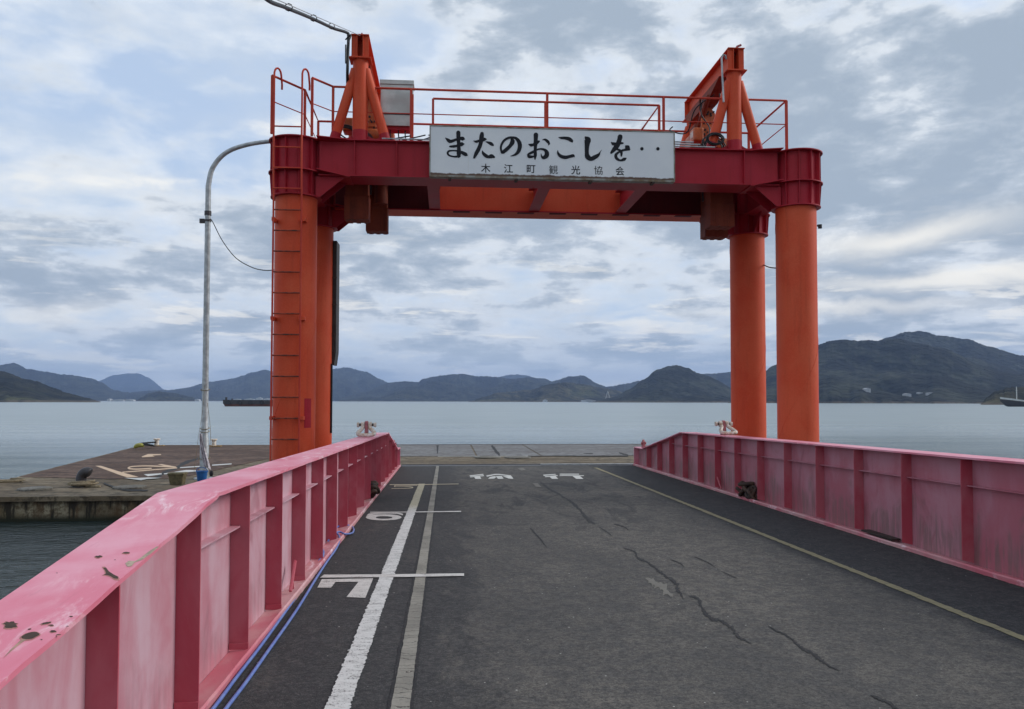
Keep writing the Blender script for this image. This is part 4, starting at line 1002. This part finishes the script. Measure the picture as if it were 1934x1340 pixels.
# trestles (A-frames) and head beams
def trestle(x, y, front):
    T = thing('trestle', None, None, (x, y, BT)); T.parent = G; T.matrix_parent_inverse = Matrix.Translation(-Vector(G.location))
    zt = 8.24
    def part(m, nm, mat, sm=50):
        o = m.build(nm, mat, None, sm); o.parent = T; o.matrix_parent_inverse = (Matrix.Translation(-Vector(G.location)) @ Matrix.Translation(Vector((x, y, BT)))).inverted() @ Matrix.Translation(-Vector(G.location)) if False else Matrix.Translation(-Vector((x, y, BT)))
        return o
    part(MB().cyl((x, y, BT), (x, y, zt), .135, 24), 'post', M_ORANGE)
    for s in (-1, 1):
        part(MB().cyl((x + s * .47, y, BT), (x + s * .085, y, 8.08), .088, 18), 'leg', M_ORANGE)
    # painted-over feet, gusset webs with a scooped edge
    m = MB(); m.lathe((x, y, 0), [(.1375, BT), (.1375, BT + .23)], 24)
    for s in (-1, 1):
        m.cyl((x + s * .47, y, BT), (x + s * .413, y, BT + .19), .0905, 18)
        pts = [(x + s * .12, y - .006, BT), (x + s * .42, y - .006, BT)]
        for k in range(9):
            q = k / 8; pts.append((x + s * (.40 - .28 * q), y - .006, BT + .17 - .07 * math.sin(q * math.pi)))
        m.prism(pts, (0, .012, 0))
    part(m, 'foot', M_MAROON)
    part(MB().box(x - .19, x + .19, y - .17, y + .17, zt, zt + .018), 'cap_plate', M_ORANGE, 0)
for hx in (-1.55, 5.20):
    m = MB(); y0, y1 = FY - .14, RY + .12; z0, z1 = 8.26, 8.665
    m.box(hx - .155, hx + .155, y0 - .01, y1, z1 - .014, z1); m.box(hx - .155, hx + .155, y0 - .01, y1, z0, z0 + .014)
    for dx in (-.052, .052): m.box(hx + dx - .006, hx + dx + .006, y0 + .0, y1 - .05, z0 + .014, z1 - .014)
    m.box(hx - .045, hx + .045, y0 + .25, y0 + .26, z0 + .014, z1 - .014); m.box(hx - .15, hx + .15, y1 - .02, y1 - .01, z0 + .014, z1 - .014)
    for s in (-1, 1): m.box(min(hx + s * .06, hx + s * .15), max(hx + s * .06, hx + s * .15), y0 + .03, y0 + .042, z0 + .015, z1 - .015)
    m.build('head_beam', M_ORANGE, G, 0)
    trestle(hx, FY, True); trestle(hx, RY, False)
    m = MB(); m.cyl((hx + .02, FY - .02, 8.665), (hx + .02, FY - .02, 8.74), .03, 10, .012) if hx < 0 else m.tube([(hx + .02, FY, 8.665), (hx + .07, FY, 8.75), (hx + .14, FY, 8.78)], .022, 8)
    m.build('top_hook', M_REDDK, G, 50)
# hoist machinery between the trestles
M_MACH = plain('hoist_orange', (.62, .15, .04), .45, 0, .4, 6)
for hx in (-1.55, 5.20):
    x = hx - (.12 if hx > 0 else -.02); y = 15.75
    H = thing('hoist', None, None, (x, y, 7.2)); H.parent = G; H.matrix_parent_inverse = Matrix.Translation(-Vector(G.location))
    def hpart(m, nm, mat, sm=40, bv=0):
        o = m.build(nm, mat, None, sm, bv); o.parent = H; o.matrix_parent_inverse = Matrix.Translation(-Vector((x, y, 7.2))); return o
    hpart(MB().cyl((x - .22, y, 7.32), (x + .40, y, 7.32), .15, 20), 'drum', M_MACH)
    hpart(MB().box(x - .36, x - .2, y - .2, y + .2, 7.18, 7.5), 'motor', M_MACH, 0, .04)
    m = MB(); m.prism([(x - .14, y - .19, 7.45), (x + .16, y - .19, 7.45), (x + .14, y - .19, 7.9), (x + .03, y - .19, 8.05), (x - .08, y - .19, 7.98), (x - .14, y - .19, 7.8)], (0, .05, 0)); hpart(m, 'hook_plate', M_MACH, 0, .01)
    m = MB(); m.box(x - .1, x - .07, y - .05, y + .05, 7.9, 8.26); m.box(x + .07, x + .1, y - .05, y + .05, 7.9, 8.26); hpart(m, 'hanger', M_ORANGE, 0)
    m = MB()
    rnd = random.Random(int(hx * 10))
    for k in range(16): a, b_ = rnd.uniform(-.13, .13), rnd.uniform(7.42, 7.95); m.cyl((x + a, y - .22, b_), (x + a, y - .19, b_), rnd.uniform(.012, .022), 6)
    hpart(m, 'bolt', M_BLACK, 0)
    m = MB(); m.box(x + .3, x + .5, y - .14, y + .14, 7.1, 7.4); hpart(m, 'gearbox', M_MACH, 0, .03)
    m = MB(); m.prism([(x - .10, FY + .15, 8.255), (x - .10, RY - .15, 8.255), (x - .10, RY - .4, 8.02), (x - .10, FY + .9, 8.02)], (.22, 0, 0)); hpart(m, 'under_beam', M_HOIST, 0)
    m = MB(); m.tube([(x - .16, RY - .1, 7.0), (x - .10, FY + .75, 8.1)], .05, 8); hpart(m, 'diagonal_stay', M_HOIST)
    hpart(MB().box(x - .42, x - .22, y - .6, y - .32, 7.22, 7.48), 'limit_switch_box', M_MACH, 0, .03)
    hpart(MB().box(x - .425, x - .421, y - .56, y - .40, 7.30, 7.42), 'label_plate', M_WHITE, 0)
    hpart(MB().cyl((x - .05, y - .3, 7.15), (x - .05, y + .5, 7.15), .17, 18), 'chain_drum', M_DARKIRON)
    hpart(MB().box(x - .18, x + .20, y + .1, y + .5, 7.35, 7.8), 'gear_housing', M_HOIST, 0, .03)
    hpart(MB().tube(coil(x - .28, y - .3, 6.85, .10, 5, .018, 12, .9), .018, 6), 'cable_bundle', M_BLACK)
    hpart(MB().tube(coil(x + .22, y - .5, 6.80, .11, 6, .018, 4, .9), .02, 6), 'cable_bundle', M_BLACK)
    for dx in (-.06, .05): hpart(MB().cyl((x + dx, y, 6.2), (x + dx, y, 7.3), .022, 8), 'chain_fall', M_DARKIRON)
# boxed chain guides hanging under the beams
def hang_box(x0, x1, y0, y1, zb, seam):
    m = MB(); m.box(x0 + .015, x1 - .015, y0 + .015, y1 - .015, seam + .001, 6.745)
    m.box(x0, x1, y0, y1, zb, seam); m.box(x0 - .008, x1 + .008, y0 - .008, y1 + .008, seam, seam + .02)
    n = 4
    for k in range(1, n):
        x = x0 + (x1 - x0) * k / n + (-.02 if k == 1 else .02); m.box(x, x + .012, y0 - .008, y0 - .0005, zb + .01, seam - .01)
    for k in range(3): x = x0 + (x1 - x0) * (.1 + .33 * k); m.box(x, x + .08, y0 - .006, y1 + .006, zb - .010, zb - .001)
    m.build('hanging_box', M_HOIST, G, 0)
hang_box(-1.89, -1.45, 15.05, 15.40, 5.57, 5.98); hang_box(-1.60, -1.18, 16.05, 16.38, 5.57, 6.0)
hang_box(4.94, 5.41, 15.05, 15.40, 5.57, 5.98); hang_box(5.16, 5.63, 16.05, 16.38, 5.57, 6.0)
m = MB(); m.cyl((-1.30, 15.9, 6.05), (-1.30, 15.9, 6.6), .14, 16, .1); m.build('chain_bag', M_HOIST, G, 40)

M_RUNG = plain('rusty_shaded_rung', (.33, .050, .020), .7, 0, .6, 9, (.06, .02, .012))  # rust, with the rungs' dark shadow lines worked into the colour
# ladder on the front left column
Lx0, Lx1, LYf = -2.94, -2.475, 14.02
lad = thing('ladder', None, None, (-2.7, LYf, 1)); lad.parent = G; lad.matrix_parent_inverse = Matrix.Translation(-Vector(G.location))
def lpart(m, nm, mat=M_ORANGE, sm=50):
    o = m.build(nm, mat, None, sm); o.parent = lad; o.matrix_parent_inverse = Matrix.Translation(-Vector((-2.7, LYf, 1))); return o
for x in (Lx0, Lx1):
    P = [(x, LYf, .6), (x, LYf, 5.7), (x, LYf - .05, 6.3), (x, LYf - .05, 7.7)]
    P += [(x + (.0 if x == Lx0 else 0) + .045 * (1 - math.cos(a)), LYf - .05 + .02 * k, 7.80 + .10 * math.sin(a)) for k, a in ((k, math.pi * k / 6) for k in range(7))]
    P += [(x + .095, LYf + .12, 7.66), (x + .09, LYf + .14, 7.58)]
    lpart(MB().tube(P, .017, 8), 'stringer', M_RAIL)
z = .9
k = 0
while z < 7.0:
    yb = LYf if z < 5.8 else LYf - .05
    lpart(MB().cyl((Lx0, yb, z), (Lx1, yb, z), .013, 8), 'rung', M_RAIL if z > 5.7 else M_RUNG)
    z += .352; k += 1
for z in (1.96, 3.64, 5.32):
    m = MB(); 
    for x in (Lx0, Lx1): m.box(x - .03, x + .07, LYf, LYf + .14, z - .03, z + .03) if x == Lx1 else m.box(x - .03, x + .02, LYf, LYf + .22, z - .03, z + .03)
    lpart(m, 'bracket', M_ORANGE, 0)

# railings
RZ, RM = 7.76, 7.32
def railing(name, path, posts, top=RZ, mid=(RM,), r=.021, base=BT):
    T = thing('railing', None, None, (path[0][0], path[0][1], BT)); T.parent = G; T.matrix_parent_inverse = Matrix.Translation(-Vector(G.location))
    loc = Vector((path[0][0], path[0][1], BT))
    def rp(m, nm, sm=50): o = m.build(nm, M_RAIL, None, sm); o.parent = T; o.matrix_parent_inverse = Matrix.Translation(-loc)
    rp(MB().tube([(x, y, top) for x, y in path], r, 8), 'top_rail')
    for z_ in mid: rp(MB().tube([(x, y, z_) for x, y in path], r * .5, 6), 'mid_rail')
    for x, y in posts: rp(MB().box(x - r, x + r, y - r, y + r, base, top - .005), 'post', 0)
    return T
railing('front', [(-2.55 + .23, 14.05), (-2.02, 14.42), (-1.3, 14.42), (4.0, 14.42), (6.17, 14.42), (6.17, 16.25)],
        [(-2.32, 14.05), (-2.02, 14.42), (-.66, 14.42), (1.76, 14.42), (3.88, 14.42), (6.17, 14.42)])
railing('side', [(-2.98, 14.0), (-2.54, 14.62), (-2.56, 16.25), (2.0, 16.25), (6.17, 16.25)], [(-2.98, 14.0), (-2.54, 14.62), (-2.56, 16.25), (.2, 16.25), (3.6, 16.25), (6.15, 16.25)])
railing('inner', [(-.27, 14.2), (3.74, 14.2), (3.74, 15.65)], [(-.27, 14.2), (1.70, 14.2), (3.74, 14.2), (3.74, 15.65)], 7.52, (7.02,), .02)
m = MB(); m.box(-.68, -.62, 14.5, 14.56, BT, 7.70); m.build('cabinet_post', M_ORANGE, G, 0)

# control cabinet
cb = thing('control_cabinet', 'grey sheet metal control cabinet behind the gantry railing right of the left trestle', 'cabinet', (-.9, 14.75, 7.2))
m = MB(); m.box(-1.22, -.64, 14.72, 15.0, 7.20, 7.99); m.build('housing', M_ALU, cb, 0, .006)
m = MB(); m.box(-1.235, -.625, 14.70, 15.02, 7.95, 8.03); m.build('rain_hood', M_ALU, cb, 0, .006)
m = MB(); m.box(-1.195, -.665, 14.708, 14.718, 7.42, 7.88); m.build('door', M_ALU, cb, 0, .004)
m = MB(); m.box(-1.20, -.66, 14.71, 14.719, 7.40, 7.412); m.build('seam_strip', M_DARKIRON, cb, 0)
m = MB(); m.box(-1.15, -.70, 14.76, 14.98, 7.14, 7.198); m.build('bracket', M_MAROON, cb, 0)
for i, (x, e) in enumerate(((-1.05, -.15), (-.90, -.05), (-.78, .10))):
    m = MB(); m.tube(catmull([(x, 14.8, 7.2), (x, 14.8, 7.05), (x + .02, 14.75, 6.92), (x + e * .6, 14.5, 6.82), (x + e + .2, 14.35, 6.83), (x + e + .55, 14.22, 6.86 + i * .02)], 6), .012, 7)
    tag(m.build('power_cable', M_BLACK), ['leftmost black cable hanging under the control cabinet', 'middle black cable hanging under the control cabinet', 'right black cable hanging under the control cabinet'][i], 'cable', 'cables under the cabinet')
# conduits running behind the sign along the beam top
for i, (z, x0, x1) in enumerate(((6.79, -1.15, 4.75), (6.84, -.35, 4.55), (6.89, -.35, 4.5))):
    m = MB(); m.cyl((x0, 14.19 + i * .03, z), (x1 - i * .06, 14.19 + i * .03, z), .014, 8)
    tag(m.build('conduit', M_STEEL), ['lowest grey conduit along the top of the front beam behind the sign', 'middle grey conduit along the top of the front beam behind the sign', 'upper grey conduit along the top of the front beam behind the sign'][i], 'conduit', 'conduits along the front beam')

# cable coils
def cable_coil(cx, cy, cz, r, n, label, seed, tilt=0.):
    rnd = random.Random(seed); P = []
    for i in range(n * 14):
        a = i / 14 * 6.283; rr = r * (1 + .18 * math.sin(i * .11 + seed)); P.append((cx + rr * math.cos(a) * 1.1, cy + .006 * i / 4 + rnd.uniform(-.01, .01), cz + rr * .72 * math.sin(a) + tilt * math.cos(a) * rr))
    tag(MB().tube(catmull(P, 2), .0125, 7).build('cable_coil', M_BLACK, None, 60), label, 'cable coil', 'black cable coils on the gantry')
cable_coil(-1.86, 15.0, 7.12, .20, 5, 'coil of black cable hanging behind the left trestle', 2, -.2)
cable_coil(4.80, 14.3, 6.99, .13, 4, 'coil of black cable at the foot of the right trestle', 5)
cable_coil(4.98, 14.9, 7.08, .17, 5, 'thick coil of black cable behind the right trestle', 8, -.3)
for i, (P, lab) in enumerate((([(-1.74, 14.2, 8.45), (-1.70, 14.25, 8.62), (-1.80, 14.3, 8.55)], 'short black cable loop at the left head beam'),
               ([(-1.72, 14.9, 7.9), (-1.9, 15.0, 7.5), (-1.98, 15.0, 7.15), (-1.8, 15.0, 7.0)], 'black cable running down behind the left trestle'),
               ([(4.92, 15.4, 8.1), (4.85, 15.3, 7.8), (4.98, 15.2, 7.5), (4.85, 14.8, 7.2), (4.75, 14.4, 7.05)], 'black cable running down beside the right hoist'),
               ([(4.6, 16.4, 7.9), (4.5, 16.2, 7.75), (4.75, 15.9, 7.62), (4.8, 15.5, 7.95), (5.05, 15.1, 8.1)], 'black cable looping from the right hoist to the head beam'),
               ([(5.05, 14.8, 8.0), (5.12, 14.8, 7.6), (5.06, 14.9, 7.2)], 'black cable hanging between the legs of the right trestle'))):
    tag(MB().tube(catmull(P, 8), .013, 7).build('power_cable', M_BLACK, None, 60), lab, 'cable')
m = MB(); m.tube([(4.96, 14.32, 7.66), (4.93, 14.32, 8.46), (4.955, 14.32, 8.53), (5.0, 14.32, 8.52), (5.02, 14.34, 8.46)], .018, 8)
tag(m.build('conduit', M_STEEL), 'upright grey conduit with a bent top beside the right trestle', 'conduit')

# sign
SY = 14.0
sg = thing('sign_board', 'long white enamel signboard with black Japanese lettering hung on the front beam', 'sign', (1.8, SY, 6.1))
m = MB(); m.box(-.305, 3.945, SY, SY + .11, 6.125, 6.965); m.build('panel', M_SIGN, sg, 0)
fr = MB(); fr.box(-.325, -.306, SY - .008, SY + .12, 6.10, 6.985); fr.box(3.946, 3.965, SY - .008, SY + .12, 6.10, 6.985); fr.box(-.305, 3.945, SY - .008, SY + .12, 6.966, 6.985); fr.box(-.305, 3.945, SY - .01, SY + .12, 6.09, 6.124)
fr.build('frame', plain('tarnished_frame', (.30, .31, .28), .5, .2, .5, 5, (.16, .11, .06)), sg, 0)
for x in (0.0, 1.15, 2.45, 3.55): MB().box(x, x + .05, SY - .004, SY + .15, 6.06, 6.089).build('clip', M_RUSTY, sg, 0)
def sgp(x, y, ox, up): q = onY(ox + x / 8.058, 240 + y / 8.058, SY); return (q.x, SY - up, q.z)
KA = {'a': [  # left half of the sign
    [(168, 165, 3), (215, 205, 22), (250, 222, 22), (330, 197, 17), (400, 178, 22), (440, 182, 26), (462, 188, 8)],
    [(240, 300, 12), (300, 298, 18), (370, 285, 17), (420, 265, 28), (450, 262, 10)],
    [(368, 88, 28), (368, 150, 27), (372, 250, 23), (376, 350, 26), (376, 410, 30), (372, 462, 12)],
    [(385, 445, 18), (310, 455, 12), (230, 435, 12), (205, 400, 14), (225, 370, 13), (290, 362, 10), (370, 368, 12)],
    [(380, 375, 14), (430, 395, 22), (480, 422, 24), (496, 432, 14)],
    [(728, 103, 24), (722, 150, 30), (708, 250, 26), (680, 330, 26), (640, 405, 25), (608, 470, 14)],
    [(595, 212, 3), (640, 226, 16), (700, 208, 16), (760, 192, 24), (792, 190, 8)],
    [(782, 225, 4), (820, 238, 14), (862, 256, 22), (892, 280, 16), (898, 294, 5)],
    [(732, 362, 3), (745, 400, 18), (785, 440, 24), (830, 458, 20), (872, 448, 28), (912, 462, 14)],
    [(1175, 170, 14), (1192, 225, 30), (1160, 285, 24), (1100, 345, 25), (1045, 388, 22), (1020, 398, 6)],
    [(1030, 395, 14), (1014, 325, 14), (1030, 260, 15), (1070, 205, 16), (1130, 170, 16), (1190, 162, 14), (1250, 180, 20), (1295, 240, 27), (1302, 310, 28), (1278, 380, 24), (1230, 425, 15), (1160, 447, 3)],
    [(1548, 122, 32), (1546, 180, 28), (1542, 260, 26), (1538, 350, 20), (1538, 430, 22), (1534, 494, 8)],
    [(1432, 262, 3), (1470, 278, 20), (1510, 272, 18), (1560, 238, 26), (1595, 222, 14)],
    [(1532, 445, 10), (1490, 456, 16), (1445, 452, 22), (1425, 428, 12)],
    [(1435, 415, 14), (1500, 385, 18), (1555, 352, 12), (1620, 338, 12), (1680, 352, 18), (1712, 392, 28), (1708, 440, 30), (1665, 470, 22), (1636, 452, 12), (1625, 408, 3)],
    [(1645, 200, 4), (1685, 195, 14), (1725, 222, 20), (1748, 256, 14), (1735, 280, 5)]],
    'b': [
    [(118, 160, 3), (160, 170, 16), (220, 172, 20), (280, 186, 25), (318, 214, 22), (332, 238, 6)],
    [(108, 358, 3), (112, 400, 14), (150, 445, 22), (220, 465, 24), (290, 452, 20), (340, 442, 22), (358, 456, 8)],
    [(520, 152, 6), (560, 195, 42), (556, 250, 36), (550, 320, 29), (550, 400, 27), (562, 455, 34), (612, 488, 28), (680, 458, 28), (728, 425, 18), (750, 390, 7), (776, 352, 2)],
    [(918, 232, 3), (950, 258, 22), (1000, 262, 20), (1060, 250, 18), (1098, 250, 12)],
    [(1056, 152, 34), (1046, 200, 31), (1015, 280, 33), (965, 345, 28), (922, 395, 16)],
    [(1000, 340, 12), (1050, 358, 16), (1076, 395, 18), (1074, 444, 10)],
    [(1135, 286, 5), (1165, 315, 34), (1196, 345, 14)],
    [(1196, 345, 14), (1110, 355, 16), (1035, 388, 14), (992, 430, 20), (1004, 482, 20), (1062, 512, 14), (1118, 494, 22), (1145, 480, 10)]]}
CH = {'a': (5, 4, 2, 5), 'b': (2, 1, 5)}
lay = 0
for key, ox in (('a', 820), ('b', 1040)):
    i0 = 0
    for cnt in CH[key]:
        m = MB()
        for st in [[(x, y, h * 1.14) for x, y, h in q_] for q_ in KA[key][i0:i0 + cnt]]:
            lay += 1; L, Rr = ribbon2(st, 7); n = len(L); up = .003 + (lay % 4) * .0012
            m.add([sgp(x, y, ox, up) for x, y in L + Rr], [(j, j + 1, n + j + 1, n + j) for j in range(n - 1)])
            for (x, y, h), i_ in ((st[0], 0), (st[-1], -1)):          # round brush ends
                if h > 7: m.add([sgp(x + h * .95 * math.cos(a), y + h * .95 * math.sin(a), ox, up + .0005) for a in [6.283 * k / 16 for k in range(16)]], [tuple(range(16))])
        m.build('brush_character', M_INK, sg, 0); i0 += cnt
for cx in (1388, 1632): MB().add([sgp(cx + 26 * math.cos(a), 335 + 27 * math.sin(a), 1040, .003) for a in [6.283 * k / 24 for k in range(24)]], [tuple(range(24))]).build('dot', M_INK, sg, 0)
M_HALO = plain('lettering_outline', (.78, .80, .82), .4, 0, .05, 20)
m = MB(); lay = 0
for key, ox in (('a', 820), ('b', 1040)):
    for st in KA[key]:
        lay += 1; st2 = [(x, y, h * 1.14 + 7) for x, y, h in st]; L, Rr = ribbon2(st2, 7); n = len(L)
        m.add([sgp(x, y, ox, .0008 + (lay % 4) * .0004) for x, y in L + Rr], [(j, j + 1, n + j + 1, n + j) for j in range(n - 1)])
m.build('lettering_edge', M_HALO, sg, 0)
for ch, px, py in (('木', 785, 630), ('江', 1130, 636), ('町', 1475, 643), ('観', 1815, 652), ('光', 380 + 1773, 657), ('協', 725 + 1773, 662), ('会', 1055 + 1773, 672)):
    cu = bpy.data.curves.new('character', 'FONT'); cu.body = ch; cu.size = .165; cu.offset = .0 if ch in '観協' else .0018; cu.align_x = 'CENTER'; cu.align_y = 'CENTER'
    to = bpy.data.objects.new('character', cu); COL.objects.link(to)
    bpy.context.view_layer.update()
    me = bpy.data.meshes.new_from_object(to.evaluated_get(bpy.context.evaluated_depsgraph_get()))
    q = onY(820 + px / 8.058, 240 + py / 8.058, SY)
    xs = [v.co.x for v in me.vertices]; ys_ = [v.co.y for v in me.vertices]
    if xs:
        mx, my = (min(xs) + max(xs)) / 2, (min(ys_) + max(ys_)) / 2
        small = MB(); small.add([(q.x + v.co.x - mx, SY - .003, q.z + v.co.y - my) for v in me.vertices], [tuple(p_.vertices) for p_ in me.polygons])
        small.build('small_character', M_INK, sg, 0)
    bpy.data.objects.remove(to, do_unlink=True)

# overhead supply cable to the left trestle, lamp wire, column wires
def wire(pts, r, name, label, mat=M_BLACK, cat='cable', k=10, n=7): return tag(MB().tube(catmull(pts, k), r, n).build(name, mat, None, 60), label, cat)
oc = thing('overhead_cable', 'thick black supply cable swooping down from above to the left trestle', 'cable', (-1.8, 14.3, 8.7))
P = [onY(455, -45, 8.6), onY(505, 0, 9.7), onY(538, 14, 10.6), onY(570, 27, 11.6), onY(600, 40, 12.6), (onY(630, 54, 13.6)), onY(655, 62, 14.3), onY(658, 70, 14.3), onY(657, 100, 14.3), onY(656, 140, 14.3), onY(655, 200, 14.9), onY(640, 245, 15.0)]
m = MB(); m.tube(catmull([tuple(q) for q in P], 8), .026, 9); m.build('cable', M_BLACK, oc, 60)
W0, W1 = onY(505, -8, 9.7), onY(681, 68, 14.35); W00 = onY(440, -50, 8.4)
m = MB(); m.tube([W00, W0, W0.lerp(W1, .5), W1], .006, 5); m.build('messenger_wire', M_STEEL, oc, 0)
for a in ((545, 17, 10.8), (592, 37, 12.3), (626, 52, 13.5)):
    q = onY(*a); m = MB(); m.tube([(q.x + .05 * math.cos(t), q.y, q.z + .02 + .05 * math.sin(t)) for t in [k * .785 for k in range(8)]], .007, 5, closed=True); m.build('hanger_ring', M_BLACK, oc, 0)
m = MB(); m.tube([tuple(onY(x, y, 14.25)) for x, y in ((653, 85), (653, 120))], .014, 6); m.build('cable_tail', M_BLACK, oc, 0)
P = [(LX + .06, LY, 6.42)] + [tuple(onY(x, y, Y_)) for x, y, Y_ in ((402, 420, 18.7), (420, 455, 18), (445, 487, 17), (475, 505, 16), (500, 511, 15.2), (519, 510, 14.55))]
wire(P, .010, 'hanging_wire', 'thin black wire sagging from the lamp post to the front left column')
P = [tuple(onY(x, y, Y_)) for x, y, Y_ in ((1441, 500, 16.9), (1452, 505, 15.8), (1467, 507, 14.5))]
wire(P, .012, 'hanging_wire', 'short black wire between the two right columns')

# narrow dark board and pipe on the rear left column
pb = thing('guide_board', 'narrow dark brown ribbed board hanging edge-on beside the rear left column', 'board', (-2.3, 17.05, 3))
m = MB(); m.box(-2.345, -2.265, 16.9, 17.35, 3.25, 5.52); m.prism([(-2.345, 16.9, 3.249), (-2.265, 16.9, 3.249), (-2.30, 16.9, 2.98), (-2.345, 16.9, 2.98)], (0, .45, 0)); m.build('board', M_BROWN, pb, 0)
m = MB()
for z in (3.6, 4.2, 4.75): m.box(-2.35, -2.255, 16.88, 16.899, z, z + .02)
m.build('batten', M_RUSTY, pb, 0)
m = MB(); m.cyl((-2.335, 16.85, 1.6), (-2.335, 16.85, 3.0), .018, 8)
tag(m.build('drain_pipe', M_BLACK), 'thin dark pipe running down the rear left column', 'pipe')

# ------------------------------------------------------------------ air over the sea
m = MB(); m.box(-11000, 11000, -310, 10400, -6, 345)
mh = bpy.data.materials.new('sea_haze'); mh.use_nodes = True; t = NT(mh.node_tree); t.n.clear()
v = t.node('ShaderNodeVolumePrincipled', {'Color': (.44, .62, 1.0, 1), 'Density': 1.1e-4, 'Anisotropy': 0.0})
t.node('ShaderNodeOutputMaterial', {'Volume': v.outputs[0]})
hz = m.build('haze', mh, None, 0); tag(hz, kind='stuff'); hz['kind'] = 'stuff'
